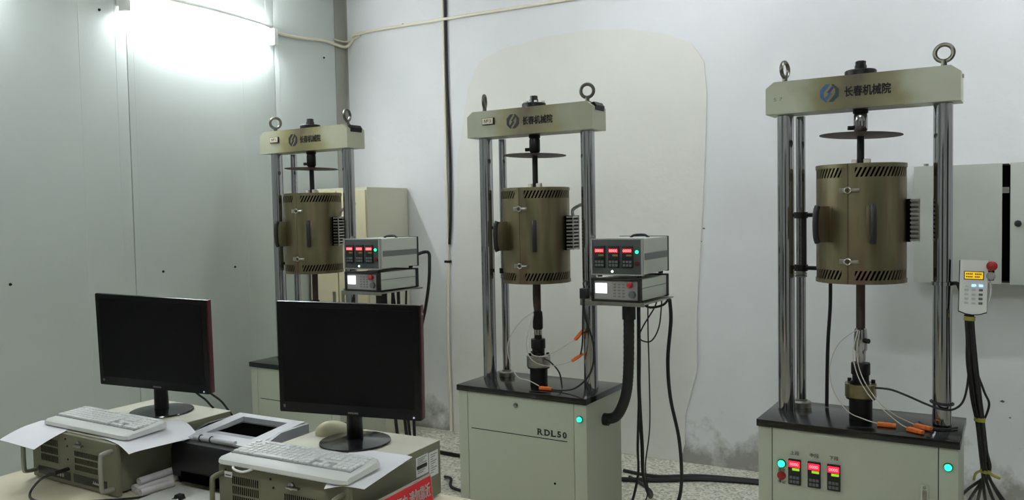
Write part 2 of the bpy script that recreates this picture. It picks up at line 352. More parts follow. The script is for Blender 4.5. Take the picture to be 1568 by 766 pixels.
# ------------------------------------------------------------------ the creep testers
MP = [(-3.5238, 3.8119), (-1.9523, 3.7703), (-.3843, 3.6978)]; MR = -.05
def ml(m, p):
    c, s = math.cos(MR), math.sin(MR); return Vector((MP[m][0] + c * p[0] - s * p[1], MP[m][1] + s * p[0] + c * p[1], p[2]))
def led_unit(parent, x, y, z, wd, h, seed=''):       # small temperature display: bezel, red digits, green digits, keys
    b = obj('display', bx(B(), x - wd / 2, x + wd / 2, y - .006, y + .004, z - h / 2, z + h / 2, .002), M_blackpl, parent)
    return b
def machine(m, name_label, plate, seam, dz, colour_logo, rings, panel):
    t = thing('creep_tester', name_label, 'testing machine', (MP[m][0], MP[m][1], 0), MR, 'creep testing machines along the back wall')
    # cabinet
    obj('cabinet_body', bx(B(), -.374, .374, -.188, .2, .03, .67), M_cab, t)
    obj('plinth', bx(B(), -.36, .36, -.18, .19, 0, .03), M_blackpl, t)
    obj('gap', bx(B(), -.372, .372, -.192, -.186, .035, .668), M_groove, t, label='dark groove around the door')
    obj('side_strip', bx(B(), -.376, -.320, -.2, -.186, .03, .669, .002), M_cab, t)
    rs = obj('side_strip', bx(B(), .310, .376, -.2, -.186, .03, .669, .002), M_cab, t)
    door = obj('door', bx(B(), -.317, .307, -.2, -.188, .035, .669, .0015), M_cab, t)
    lamp = obj('indicator_lamp', cyl(B(), (.3415, -.2, .597), (.3415, -.206, .597), .017, .016, 24), M_greend, rs)
    obj('lens', lathe_y(.3415, -.206, .597, [(.013, 0), (.0125, .005), (.009, .009), (.003, .011)]), M_green, rs, label='green glowing lens')
    y = -.2
    if panel == 'displays':
        for i, (x, s) in enumerate(((-.2255, '上段'), (-.1473, '中段'), (-.0707, '下段'))):
            z = .4925
            d = obj('temperature_display', bx(B(), x - .0255, x + .0255, y - .010, y + .004, z - .054, z + .054, .003), M_blackpl, door)
            d.parent = t
            obj('red_digits', bx(B(), x - .022, x + .022, y - .0125, y - .009, z + .022, z + .047), M_led, d)
            obj('green_digits', bx(B(), x - .008, x + .021, y - .0125, y - .009, z + .008, z + .018), M_ledg, d)
            for r_ in range(2):
                for q in range(3): obj('key', bx(B(), x - .019 + q * .0135, x - .008 + q * .0135, y - .0125, y - .009, z - .046 + r_ * .018, z - .034 + r_ * .018, .001), M_panelgrey, d)
            text('lettering', s, .03, (x, y - .0008, .572), M_ink, t, width=.036)
            text('digits', '0000', .02, (x, y - .0128, z + .0345), mat('led_digit', (255, 150, 160), .3, emit=1.2), d, width=.034)
        obj('start_button', cyl(B(), (-.2791, y, .5205), (-.2791, y - .006, .5205), .019, .018), M_greend, t)
        obj('start_lens', lathe_y(-.2791, y - .006, .5205, [(.0145, 0), (.0135, .006), (.008, .010), (.002, .011)]), M_green, t, label='green glowing start button lens')
        obj('stop_button', lathe_y(-.2793, y, .4695, [(.018, 0), (.018, .006), (.0145, .007), (.0135, .014), (.002, .015)]), M_redbtn, t, label='red stop button')
        text('lettering', '启动', .03, (-.2791, y - .0008, .494), M_ink, t, width=.03)
        text('lettering', '停止', .03, (-.2791, y - .0008, .443), M_ink, t, width=.03)
        lk = obj('door_lock', bx(B(), .246, .277, y - .005, y + .002, .40, .517, .0045), M_cab, t, label='flush swing handle lock')
        obj('lock_lever', bx(B(), .254, .269, y - .010, y - .003, .412, .495, .003), M_steel, lk); obj('keyhole', cyl(B(), (.2615, y - .005, .506), (.2615, y - .008, .506), .006), M_chrome, lk)
    else:
        k = obj('door_lock', lathe_y(-.02, y, .6255, [(.014, 0), (.013, .006), (.009, .008), (.008, .014), (.002, .015)]), M_chrome, t)
        obj('rule_line', bx(B(), -.297, .271, y - .0007, y + .001, .4755, .4795), M_ink, t)
        letters = [('R', .119, .036), ('D', .159, .037), ('L', .1945, .031), ('5', .226, .025), ('0', .257, .026)]
        for ch, x, wd in letters:
            me = text_mesh(ch, .04, .0011); xs = [v.co.x for v in me.vertices]; ys_ = [v.co.y for v in me.vertices]
            sx = wd * .84 / (max(xs) - min(xs)); sy = .031 / (max(ys_) - min(ys_)); c0, c1 = (max(xs) + min(xs)) / 2, (max(ys_) + min(ys_)) / 2
            for v in me.vertices: v.co = Vector(((v.co.x - c0) * sx, (v.co.y - c1) * sy, v.co.z))
            bm = B(); me.transform(Matrix.Translation((x, y - .0008, .508)) @ RX); bm.from_mesh(me)
            if ch in 'RDL':
                for zz in (.4935, .5225): bx(bm, x - wd * .52, x - wd * .16, y - .0012, y - .0004, zz - .0012, zz + .0012)
                if ch == 'R': bx(bm, x + wd * .12, x + wd * .52, y - .0012, y - .0004, .4923, .4947)
                if ch == 'L': bx(bm, x + wd * .36, x + wd * .44, y - .0012, y - .0004, .4923, .502)
            obj('lettering', bm, M_ink, t)
        obj('lock_hole', cyl(B(), (.198, y, .259), (.198, y - .001, .259), .006), M_dark, t)
    # slab
    obj('worktop', bx(B(), -.382, .382, -.21, .21, .67, .70, .003), M_slab, t)
    # columns and guide post
    for s in (-1, 1):
        c_ = obj('column', cyl(B(), (s * .305, 0, .70), (s * .305, 0, 2.0), .0355, n=40), M_chrome, t)
    gp = obj('guide_post', cyl(B(), (-.265, .105, .70), (-.265, .105, 2.0), .021, n=24), M_chrome, t)
    obj('post_collar', lathe(B(), [(.042, .7), (.042, .722), (.038, .726), (.026, .728), (.026, .735)], -.265, .105), M_steel, gp)
    # crossbeam
    poly = [(-.371, 2.0), (.371, 2.0), (.371, 2.111), (.336, 2.137), (-.336, 2.137), (-.371, 2.111)]
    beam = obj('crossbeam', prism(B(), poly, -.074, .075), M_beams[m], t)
    yl = -.0745
    lx = -.1091 if colour_logo else (-.085 if m == 1 else -.0755)
    logo(beam, lx, yl, 2.0695, .0365, colour_logo)
    text('lettering', '长春机械院', .04, (lx + .146, yl - .0003, 2.0675 if m == 1 else 2.070), M_ink, beam, width=.174, height=.042, bold=.0011)
    if plate:
        p_ = obj('number_plate', bx(B(), -.272, -.197, yl - .006, yl + .001, 2.062, 2.098, .001), M_black, beam)
        obj('plate_face', bx(B(), -.268, -.203, yl - .0085, yl - .004, 2.066, 2.096, .0008), mat('plate_card', (206, 200, 176), .6), beam, label='pale number card')
        text('plate_number', plate, .03, (-.2355, yl - .009, 2.081), mat('plate_ink', (60, 40, 30), .6), beam, height=.018)
        cap = obj('clamp_cap', prism(B(), [(.338, 2.128), (.365, 2.135), (.378, 2.118), (.3725, 2.094), (.352, 2.108)], -.045, .05), M_black, t, label='black cap on the end of the beam')
    else:
        text('pencil_mark', '5 7', .03, (-.318, yl - .0004, 2.062), mat('faded_ink', (120, 118, 104), .7), beam, height=.014)
        obj('clamp_cap', cyl(B(), (.371, 0, 2.1), (.377, 0, 2.1), .008), M_steel, t)
    for s, ang in zip((-1, 1), rings):
        x = s * .307
        bm = torus(B(), (x, 0, 2.197), .0325, .0085, (math.sin(ang), -math.cos(ang), 0)); cyl(bm, (x, 0, 2.137), (x, 0, 2.168), .011, n=16); lathe(bm, [(.02, 2.137), (.02, 2.143), (.013, 2.147)], x, 0, 24)
        obj('eye_bolt', bm, M_ring, t)
    nut = obj('beam_nut', lathe(B(), [(.062, 2.137), (.062, 2.158), (.058, 2.162), (.03, 2.163), (.03, 2.166)]), M_black, t)
    obj('spindle_end', lathe(B(), [(.024, 2.163), (.024, 2.180), (.021, 2.184), (.021, 2.198), (.018, 2.2)], n=8), M_black, nut)
    if m == 1:
        for a in range(6): obj('bolt', cyl(B(), (.049 * math.cos(a * PI / 3 + .2), .049 * math.sin(a * PI / 3 + .2), 2.16), (.049 * math.cos(a * PI / 3 + .2), .049 * math.sin(a * PI / 3 + .2), 2.171), .008, n=6), M_steel, nut)
    # upper train
    up = M_chrome if m == 2 else M_black
    obj('collar', lathe(B(), [(.030, 2.0), (.030, 1.985), (.024, 1.98), (.024, 1.965)]), M_black, t)
    cpl = obj('upper_coupling', lathe(B(), [(.024, 1.985), (.028, 1.972), (.028, 1.915), (.021, 1.905), (.018, 1.9)]), up, t)
    obj('clamp_screw', cyl(B(), (-.026, -.008, 1.925), (-.048, -.016, 1.925), .009, n=12), M_black, cpl)
    bm = lathe(B(), [(.02, -.005), (.1, -.002), (.162, -.0012), (.162, .0012), (.1, .002), (.02, .005)], n=48)
    bm.transform(Matrix.Translation((0, 0, 1.893)) @ Matrix.Rotation(.03 if m == 2 else .015, 4, 'Y') @ Matrix.Rotation(-.02, 4, 'X'))
    obj('heat_shield_disc', bm, M_rust, t)
    z0, z1 = 1.283 + dz, 1.77 + dz
    obj('upper_rod', cyl(B(), (0, 0, z1 - .02), (0, 0, 1.9), .0145, n=20), M_black, t)
    # furnace
    R = .1745
    fb = obj('furnace', lathe(B(), [(.03, z0 + .004), (.158, z0 + .004), (.158, z1 - .004), (.03, z1 - .004)], n=48), M_dark, t, label='cylindrical split tube furnace')
    for h in (0, 1):
        a0 = seam + .006 + h * PI; a1 = seam - .006 + (h + 1) * PI
        bm = B()
        patch(bm, a0, a1, a0, a1, z0 + .055, z1 - .055, R, R - .004, 40)
        for zz in ((z0, z0 + .016), (z1 - .016, z1)): patch(bm, a0, a1, a0, a1, zz[0], zz[1], R + .0025, R - .012, 40)
        for zz in (z0 + .016, z1 - .055):
            n = 31; st = (a1 - a0) / n
            patch(bm, a0, a0 + .14, a0, a0 + .14, zz, zz + .039, R, R - .004, 3); patch(bm, a1 - .14, a1, a1 - .14, a1, zz, zz + .039, R, R - .004, 3)
            for i in range(n + 2):
                p = a0 + (i - 1) * st; sl = .11
                lo0, hi0, lo1, hi1 = p, p + st * .48, p + sl, p + sl + st * .48
                lo0, hi0, lo1, hi1 = [min(max(v, a0 + .1), a1 - .1) for v in (lo0, hi0, lo1, hi1)]
                if hi0 > lo0 + .01 or hi1 > lo1 + .01: patch(bm, lo0, max(hi0, lo0 + .0005), lo1, max(hi1, lo1 + .0005), zz, zz + .039, R - .0005, R - .004)
        obj('shell_half', bm, M_furn, fb)
    obj('end_plate', lathe(B(), [(.02, z1 - .006), (.170, z1 - .006), (.170, z1), (.02, z1)], n=48), M_steel, fb)
    obj('end_plate', lathe(B(), [(.02, z0), (.170, z0), (.170, z0 + .006), (.02, z0 + .006)], n=48), M_furn, fb)
    def rot(a): return Matrix.Rotation(a, 4, 'Z')
    for zc in (z0 + .092, z1 - .108):
        Mx = rot(seam)
        bm = box(B(), (-.022, -R - .002, zc), (.022, .005, .02), .0015, Mx); box(bm, (.030, -R - .003, zc), (.03, .006, .014), .002, Mx)
        torus(bm, Mx @ Vector((.002, -R - .009, zc)), .012, .003, Mx @ Vector((0, 1, 0)) - Vector((0, 0, 0)), 18, 8)
        cyl(bm, Mx @ Vector((.014, -R - .009, zc)), Mx @ Vector((.042, -R - .009, zc)), .004, n=10)
        obj('latch', bm, M_steel, fb)
    zc = (z0 + z1) / 2 + .0
    for s in (-1, 1):
        Mx = rot(seam + s * .46)
        bm = box(B(), (0, -R - .032, zc), (.004, .066, .148), .001, Mx); box(bm, (0, -R - .001, zc), (.024, .004, .148), .001, Mx)
        h_ = obj('handle_bracket', bm, M_furn, fb)
        bm = tube(B(), [Mx @ Vector((0, -R - .066, zc - .074)), Mx @ Vector((0, -R - .075, zc - .05)), Mx @ Vector((0, -R - .078, zc)), Mx @ Vector((0, -R - .075, zc + .05)), Mx @ Vector((0, -R - .066, zc + .074))], .012, 12)
        obj('handle_grip', bm, M_blackpl, fb)
    Mx = rot(1.72)
    bm = box(B(), (0, -R - .006, zc + .01), (.095, .014, .175), .001, Mx); obj('terminal_block', bm, M_dark, fb)
    bm = B()
    for i in range(10): box(bm, (0, -R - .027, zc - .07 + i * .0178), (.098, .034, .0085), .0, Mx)
    for s in (-1, 1): box(bm, (s * .046, -R - .044, zc + .01), (.006, .004, .175), 0, Mx)
    box(bm, (.04, -R - .027, zc + .01), (.004, .036, .175), 0, Mx)
    obj('vented_cover', bm, M_steel, fb)
    pts = [Mx @ Vector((0, -R - .03, zc + .09)), Mx @ Vector((0, -R - .032, zc + .13)), Vector((.27, .05, zc + .165)), Vector((.30, .055, zc + .175))]
    if m != 2: obj('flexible_conduit', tube(B(), pts, .008, 10, 10, .12), M_steel, fb)
    bm = box(B(), (-.022, -.012, z1 + .011), (.022, .024, .022), .003); box(bm, (.026, -.006, z1 + .012), (.026, .022, .024), .003); box(bm, (.0, .03, z1 + .009), (.03, .018, .018), .003)
    obj('ceramic_insulator', bm, M_ceramic, fb)
    # furnace bracket on the guide post
    bk = obj('furnace_bracket', bx(B(), -.262, -.238, .085, .095, z0 + .05, z0 + .275), M_black, t)
    for zz in (z0 + .045, z0 + .28):
        obj('bracket_arm', cyl(B(), (-.265, .095, zz), (-.150, .08, zz), .009, n=12), M_black, bk)
        obj('post_clamp', lathe(B(), [(.030, zz - .014), (.030, zz + .014)], -.265, .105, 20), M_black, bk)
    obj('spring', lathe(B(), [(.026, z0 + .004), (.026, z0 + .010), (.021, z0 + .012), (.026, z0 + .016), (.026, z0 + .022), (.021, z0 + .024), (.026, z0 + .030)], -.265, .105, 20), M_steel, bk)
    # lower train
    lo = M_black if m != 2 else M_chrome
    obj('lower_rod', cyl(B(), (0, 0, 1.06), (0, 0, z0 + .01), .018, n=20), M_rust, t)
    lc = obj('lower_coupling', lathe(B(), [(.018, 1.085), (.024, 1.08), (.0265, 1.05), (.0265, .995), (.02, .985), (.02, .94)]), lo, t)
    if m == 2: obj('clamp_screw', cyl(B(), (.018, -.018, 1.035), (.036, -.03, 1.035), .0105, n=14), M_black, lc)
    else: obj('neck', cyl(B(), (0, 0, .99), (0, 0, .96), .0215), M_chrome, lc)
    obj('pull_block', lathe(B(), [(.036, .968 - .03), (.038, .935), (.038, .89), (.033, .885), (.033, .845)], n=28), M_black, t)
    fl = obj('load_cell', lathe(B(), [(.060, .852), (.0625, .85), (.0625, .795), (.058, .79)], n=36), M_brass if m == 2 else M_steel, t)
    for a in (.35, PI - .35, PI + 1.0, -1.0): obj('bolt', cyl(B(), (.05 * math.cos(a), .05 * math.sin(a), .85), (.05 * math.cos(a), .05 * math.sin(a), .866), .0085, n=8), M_black, fl)
    obj('pedestal', lathe(B(), [(.058, .795), (.058, .785), (.046, .782), (.046, .70)]), M_black, t)
    # instrument shelf
    if panel != 'displays':
        ox = .03 if m == 0 else 0
        sh = obj('instrument_shelf', bx(B(), .385 + ox, .682 + ox, -.20, .17, 1.163, 1.171, .001), M_steel, t)
        obj('shelf_arm', bx(B(), .30, .50 + ox, -.03, .03, 1.135, 1.163, .002), M_steel, sh); obj('column_clamp', lathe(B(), [(.05, 1.13), (.05, 1.165)], .305, 0, 28), M_steel, sh)
        obj('shelf_lip', bx(B(), .385 + ox, .682 + ox, -.205, -.199, 1.155, 1.174), M_steel, sh)
        # black hose into the cabinet side
        hs = obj('cable_hose', tube(B(), [(.525 + ox, -.02, 1.16), (.523 + ox, -.02, 1.0), (.515 + ox, -.01, .84), (.50 + ox, 0, .72), (.475 + ox * .7, 0, .635), (.435 + ox * .4, 0, .575), (.374, 0, .557)], .026, 14, 12, .05), M_rubber, t)
        obj('hose_gland', cyl(B(), (.374, 0, .557), (.40, 0, .557), .031, n=20), M_blackpl, hs); obj('hose_gland', cyl(B(), (.525 + ox, -.02, 1.163), (.525 + ox, -.02, 1.07), .033, n=20), M_blackpl, hs)
    return t
def lathe_y(x, y, z, prof, n=24):       # small turned knob that grows towards -y
    bm = B(); ring_loft(bm, [[Vector((x + r * math.cos(2 * PI * i / n), y - h, z + r * math.sin(2 * PI * i / n))) for i in range(n)] for r, h in prof]); return bm
def logo(parent, x, y, z, r, colour):   # hexagonal S mark made of two interlocking hooks
    def P(pts, name, m): obj(name, prism(B(), [(x + a * r, z + b * r) for a, b in pts], y - .0008, y + .0005), m, parent)
    k = .87
    blueA = [(-1, .45), (-.45, 1), (.12, 1), (-.62, .1), (-.62, -.02), (-.05, -.72), (.14, -1), (-.45, -1), (-1, -.42)]
    c1, c2, c3 = (M_blue, M_navy, M_lgreen) if colour else (M_ink, M_ink, M_ink)
    P([(-1, .42), (-.42, 1), (.1, 1), (-.55, .22), (-.62, -.02), (-.62, -.42), (-.2, -.95), (-.42, -1), (-1, -.42)], 'logo_left', c1)
    P([(1, -.42), (.42, -1), (-.1, -1), (.55, -.22), (.62, .02), (.62, .42), (.2, .95), (.42, 1), (1, .42)], 'logo_right', c3)
    P([(-.28, .08), (.3, .78), (.48, .55), (.02, -.02)], 'logo_bar', c2); P([(.28, -.08), (-.3, -.78), (-.48, -.55), (-.02, .02)], 'logo_bar', c1 if colour else c2)
machine(0, 'creep testing machine furthest back, in the room corner behind the monitors', '№1', .22, -.028, False, (.75, 1.75), 'plain')
machine(1, 'middle creep testing machine with RDL50 lettering on its cabinet door', '№3', .03, -.045, False, (1.95, .25), 'plain')
machine(2, 'nearest creep testing machine with coloured logo and three displays on its cabinet', None, -.12, 0, True, (1.35, .0), 'displays')

# ------------------------------------------------------------------ instruments on the shelves
def temp_controller(m, ox, label):
    t = thing('temperature_controller', label, 'controller', ml(m, (.54 + ox, -.025, 1.296)), MR + .03, 'temperature controllers on the shelves')
    wd, dp, h = .252, .35, .172
    bm = bx(B(), -wd / 2, wd / 2, -dp / 2 + .012, dp / 2, .006, h, .003); obj('case', bm, M_instr, t)
    for z in (.078, .112): pass
    bm = bx(B(), wd / 2 - .001, wd / 2 + .0015, -dp / 2 + .03, dp / 2 - .004, .072, .104); obj('side_groove', bm, M_instrgroove, t)
    obj('back_bezel', bx(B(), -wd / 2 - .003, wd / 2 + .003, dp / 2 - .006, dp / 2 + .008, .002, h + .003, .003), M_blackpl, t)
    fp = obj('front_panel', bx(B(), -wd / 2 + .002, wd / 2 - .002, -dp / 2, -dp / 2 + .014, .008, h - .002, .002), mat('controller_face', (66, 72, 71), .5), t)
    bm = bx(B(), -wd / 2 - .001, wd / 2 + .001, -dp / 2 - .004, -dp / 2 + .014, h - .004, h + .002); bx(bm, -wd / 2 - .001, wd / 2 + .001, -dp / 2 - .004, -dp / 2 + .014, .002, .008)
    for s in (-1, 1): bx(bm, s * wd / 2 - .004, s * wd / 2 + .004, -dp / 2 - .004, -dp / 2 + .014, .002, h + .002)
    obj('front_frame', bm, M_sleeve, t)
    y = -dp / 2
    for x in (-.084, -.013, .056):
        d = obj('temperature_display', bx(B(), x - .027, x + .027, y - .006, y + .002, .037, .140, .002), M_blackpl, t)
        obj('red_digits', bx(B(), x - .024, x + .024, y - .008, y - .005, .107, .128), mat('led_window', (150, 6, 16), .3, emit=.7), d); text('digits', '0000', .02, (x, y - .0085, .1175), mat('led_digit', (255, 150, 160), .3, emit=1.2), d, width=.04, height=.013)
        obj('green_digits', bx(B(), x - .004, x + .022, y - .008, y - .005, .092, .100), mat('dim_amber', (110, 105, 50), .4, emit=.1), d)
        for r_ in range(2):
            for q in range(3): obj('key', bx(B(), x - .022 + q * .0155, x - .010 + q * .0155, y - .008, y - .005, .044 + r_ * .016, .055 + r_ * .016, .001), M_panelgrey, d)
    obj('power_lamp', lathe_y(.104, y - .004, .112, [(.008, 0), (.0078, .006), (.005, .009), (.001, .010)]), M_green, t, label='green glowing push button'); obj('lamp_bezel', lathe_y(.104, y, .112, [(.012, 0), (.0115, .005), (.008, .006)]), M_greend, t); obj('stop_button', lathe_y(.104, y, .058, [(.011, 0), (.011, .007), (.002, .009)]), mat('dark_red_button', (92, 14, 18), .4), t)
    obj('status_light', lathe_y(-.022, y, .020, [(.006, 0), (.005, .003), (.001, .005)], 12), mat('white_led', (220, 255, 245), .3, emit=2.0), t)
    for sx in (-1, 1):
        for sy in (-1, 1): obj('foot', cyl(B(), (sx * .1, sy * .14, -.008), (sx * .1, sy * .14, .008), .012, n=12), M_rubber, t)
    h_ = obj('top_handle', tube(B(), [(-.02, .05, h - .002), (.0, .05, h + .010), (.05, .05, h + .012), (.075, .05, h - .002)], .006, 8), M_blackpl, t)
    return t
def load_controller(m, ox, label):
    t = thing('load_controller', label, 'controller', ml(m, (.54 + ox, -.025, 1.1725)), MR + .0, 'load controllers on the shelves')
    wd, dp, h = .248, .35, .112
    obj('case', bx(B(), -wd / 2 + .006, wd / 2 - .004, -dp / 2 + .012, dp / 2 - .012, .008, h - .006, .002), M_instr, t)
    obj('side_groove', bx(B(), wd / 2 - .005, wd / 2 - .002, -dp / 2 + .03, dp / 2 - .01, .064, .067), M_instrgroove, t)
    for y0, y1 in ((-dp / 2 - .008, -dp / 2 + .022), (dp / 2 - .02, dp / 2 + .006)):
        bm = B(); bx(bm, -wd / 2, wd / 2, y0, y1, .001, .012, .003); bx(bm, -wd / 2, wd / 2, y0, y1, h - .012, h, .003); bx(bm, -wd / 2, -wd / 2 + .013, y0, y1, .001, h, .003); bx(bm, wd / 2 - .013, wd / 2, y0, y1, .001, h, .003)
        obj('rubber_bumper', bm, M_rubber, t)
    y = -dp / 2
    obj('front_panel', bx(B(), -wd / 2 + .012, wd / 2 - .012, y, y + .014, .010, h - .010), M_sleeve, t)
    obj('screen', bx(B(), -.105, -.045, y - .002, y + .002, .040, .088, .001), M_lcd, t, label='lit white screen')
    for r_ in range(5):
        for q in range(3): obj('key', bx(B(), -.012 + q * .022, .0 + q * .022, y - .002, y + .001, .024 + r_ * .014, .031 + r_ * .014, .0008), mat('key_grey', (120, 118, 118), .5), t)
    obj('stop_button', lathe_y(.076, y, .083, [(.011, 0), (.010, .008), (.015, .01), (.015, .017), (.010, .020), (.002, .021)]), M_redbtn, t, label='red mushroom stop button')
    obj('dial_knob', lathe_y(.084, y, .038, [(.017, 0), (.016, .014), (.002, .015)]), M_panelgrey, t)
    return t
temp_controller(0, .03, 'grey temperature controller with red digits beside the rear machine')
temp_controller(1, 0, 'grey temperature controller with red digits beside the middle machine')
load_controller(0, .03, 'flat controller with white screen on the rear machine shelf')
load_controller(1, 0, 'flat controller with white screen on the middle machine shelf')

# ------------------------------------------------------------------ leads and cables of the machines
def cable(pts, r, label, name='cable', m=None, group=None, mach=None, n=8):
    P = [ml(mach, p) if mach is not None else Vector(p) for p in pts]
    return tag(obj(name, tube(B(), P, r, n), m or M_rubber), label, 'cable', group)
def lead(mach, pts, tip, ang, tilt, label, group):
    t = thing('thermocouple_lead', label, 'sensor lead', (0, 0, 0), 0, group)
    obj('wire', tube(B(), [ml(mach, p) for p in pts], .0022, 6), M_wire, t)
    T = Matrix.Translation(ml(mach, tip)) @ Matrix.Rotation(MR + ang, 4, 'Z') @ Matrix.Rotation(tilt, 4, 'Y')
    bm = box(B(), (.0, 0, 0), (.05, .024, .015), .003, T); box(bm, (.034, 0, 0), (.02, .02, .013), .002, T); obj('connector', bm, M_orange, t)
g1 = 'thermocouple leads of the middle machine'; g2 = 'thermocouple leads of the nearest machine'
lead(1, [(-.012, -.02, 1.075), (.0, -.09, .90), (.06, -.10, .865), (.14, -.08, .89), (.21, -.055, .935), (.243, -.05, .955)], (.262, -.05, .975), 0, -.85, 'thermocouple lead ending in the upper orange plug, middle machine', g1)
lead(1, [(-.014, -.02, 1.07), (-.025, -.08, .93), (.02, -.11, .85), (.10, -.10, .82), (.18, -.07, .83), (.228, -.052, .848)], (.248, -.05, .862), 0, -.6, 'thermocouple lead ending in the orange plug halfway down, middle machine', g1)
lead(1, [(-.014, -.02, 1.08), (-.09, -.02, 1.03), (-.165, -.02, .93), (-.168, -.03, .84), (-.10, -.06, .745), (.0, -.10, .735), (.07, -.12, .718)], (.10, -.12, .7095), 0, 0, 'thermocouple lead with the orange plug lying on the middle worktop', g1)
lead(2, [(-.010, -.02, 1.08), (-.08, -.03, 1.02), (-.115, -.04, .92), (-.10, -.05, .82), (-.04, -.08, .745), (.03, -.10, .722), (.082, -.10, .7105)], (.104, -.10, .7095), .05, 0, 'thermocouple lead with the left orange plug on the nearest worktop', g2)
lead(2, [(-.006, -.026, 1.08), (-.02, -.06, .99), (.0, -.08, .90), (.05, -.10, .82), (.11, -.11, .765), (.165, -.112, .722), (.197, -.123, .7105)], (.215, -.135, .7095), -.6, 0, 'thermocouple lead with the middle orange plug on the nearest worktop', g2)
lead(2, [(.0, -.026, 1.075), (-.005, -.06, .98), (.02, -.08, .89), (.08, -.09, .80), (.14, -.08, .75), (.19, -.062, .722), (.217, -.066, .713)], (.236, -.075, .712), -.45, .0, 'thermocouple lead with the right orange plug on the nearest worktop', g2)
# middle machine
cable([(.36, -.19, 1.21), (.335, -.12, 1.13), (.322, -.07, 1.02), (.285, -.055, .99)], .004, 'thin black cable from the shelf to the upper orange plug', mach=1)
cable([(.365, -.19, 1.20), (.325, -.12, 1.10), (.30, -.08, .95), (.275, -.055, .88)], .004, 'thin black cable from the shelf to the orange plug halfway down', mach=1)
cable([(.37, -.19, 1.20), (.35, -.15, 1.10), (.385, -.13, .95), (.37, -.13, .82), (.29, -.125, .735), (.2, -.12, .7085), (.128, -.12, .7085)], .005, 'black cable curving from the shelf to the plug lying on the middle worktop', mach=1)
cable([(.055, -.03, .84), (.10, -.05, .83), (.15, -.05, .78), (.165, -.05, .703)], .004, 'short black cable from the load cell to the middle worktop', mach=1)
cable([(-.055, .06, 1.24), (-.05, .05, 1.12), (-.035, .05, 1.0), (-.03, .08, .703)], .006, 'black cable dropping from the middle furnace', mach=1)
t = thing('power_plug', 'black plug hanging at the left end of the middle shelf', 'plug', ml(1, (.385, -.215, 1.185)), MR)
bm = bx(B(), -.02, .02, -.017, .017, 0, .05, .005); obj('plug_body', bm, M_blackpl, t); obj('cord', tube(B(), [(0, 0, .05), (-.006, 0, .075), (.01, 0, .085), (.02, .0, .06)], .004), M_rubber, t)
cable([(.68, .12, 1.16), (.672, .155, 1.05), (.648, .17, .85), (.64, .22, .65), (.645, .32, .42), (.625, .41, .2), (.60, .44, .06), (.575, .40, .0105), (.55, .22, .0105), (.53, -.05, .0105)], .0095, 'thick black cable hanging from the back of the middle shelf to the floor', 'power_cable', mach=1)
cable([(.55, .04, 1.16), (.545, .05, .95), (.53, .08, .7), (.50, .18, .4), (.475, .25, .22), (.455, .38, .06), (.38, .58, .012), (.27, .69, .012), (.17, .76, .012)], .010, 'black cable running down beside the hose to the floor', 'power_cable', mach=1)
cable([(.555, .02, 1.16), (.553, .04, .95), (.535, .07, .7), (.485, .16, .4), (.455, .22, .2), (.43, .1, .008), (.40, -.1, .008)], .007, 'black cable hanging behind the hose of the middle machine', mach=1)
cable([(.595, .05, 1.16), (.59, .06, 1.0), (.585, .08, .8), (.555, .15, .5), (.50, .22, .28), (.49, .26, .1), (.45, .1, .006), (.40, -.2, .006)], .0035, 'thin black wire dangling below the middle shelf', mach=1)
cable([(.655, .08, 1.16), (.64, .08, 1.03), (.60, .07, .955), (.545, .06, .965), (.56, .06, 1.02), (.62, .07, 1.12), (.63, .08, 1.16)], .0035, 'thin black wire looped under the middle shelf', mach=1)
cable([(.57, .02, 1.15), (.61, .04, 1.125), (.66, .08, 1.135), (.68, .1, 1.16)], .006, 'short black cable sagging close under the middle shelf', mach=1)
cable([(-1.80, 4.45, .012), (-1.6, 4.52, .014), (-1.3, 4.68, .014), (-.9, 4.76, .014), (-.5, 4.8, .014)], .014, 'thick black cable lying on the floor between the two right machines', 'power_cable')
cable([(-1.82, 4.62, .012), (-1.6, 4.6, .012), (-1.35, 4.70, .02), (-.9, 4.795, .012), (-.5, 4.84, .012)], .011, 'black cable lying on the floor nearer the back wall', 'power_cable')
cable([(-3.1, 4.46, .012), (-2.9, 4.44, .014), (-2.6, 4.42, .014), (-2.3, 4.40, .014)], .013, 'black cable on the floor behind the middle machine, left', 'power_cable')
cable([(-2.75, 4.05, .01), (-2.66, 3.98, .03), (-2.60, 3.9, .012), (-2.45, 3.88, .01), (-2.36, 3.92, .01)], .009, 'black cable looped on the floor left of the middle machine', 'power_cable')
# rear machine
cable([(.655, .158, 1.355), (.69, .21, 1.375), (.73, .21, 1.37), (.742, .20, 1.32), (.742, .19, 1.2), (.72, .18, 1.05), (.67, .17, .85), (.62, .17, .6), (.60, .2, .01)], .010, 'thick black cable behind the rear controllers', 'power_cable', mach=0)
cable([(.43, -.1, 1.17), (.40, -.1, 1.10), (.385, -.1, 1.0), (.40, -.1, .8), (.42, -.1, .703 - .2)], .005, 'thin black cable under the left end of the rear shelf', mach=0)
for i, (x0, x1) in enumerate(((.60, .56), (.60, .65), (.64, .63), (.70, .66))):
    cable([(x0, .03, 1.165), ((x0 + x1) / 2, .04, .9), (x1, .06, .5), (x1 + .02, .1, .01)], .006 if i % 2 else .010, ('thin black cable dropping from the rear shelf, left one', 'black cable dropping from the rear shelf, second from left', 'black cable dropping from the rear shelf, third from left', 'black cable dropping from the rear shelf, rightmost')[i], mach=0)
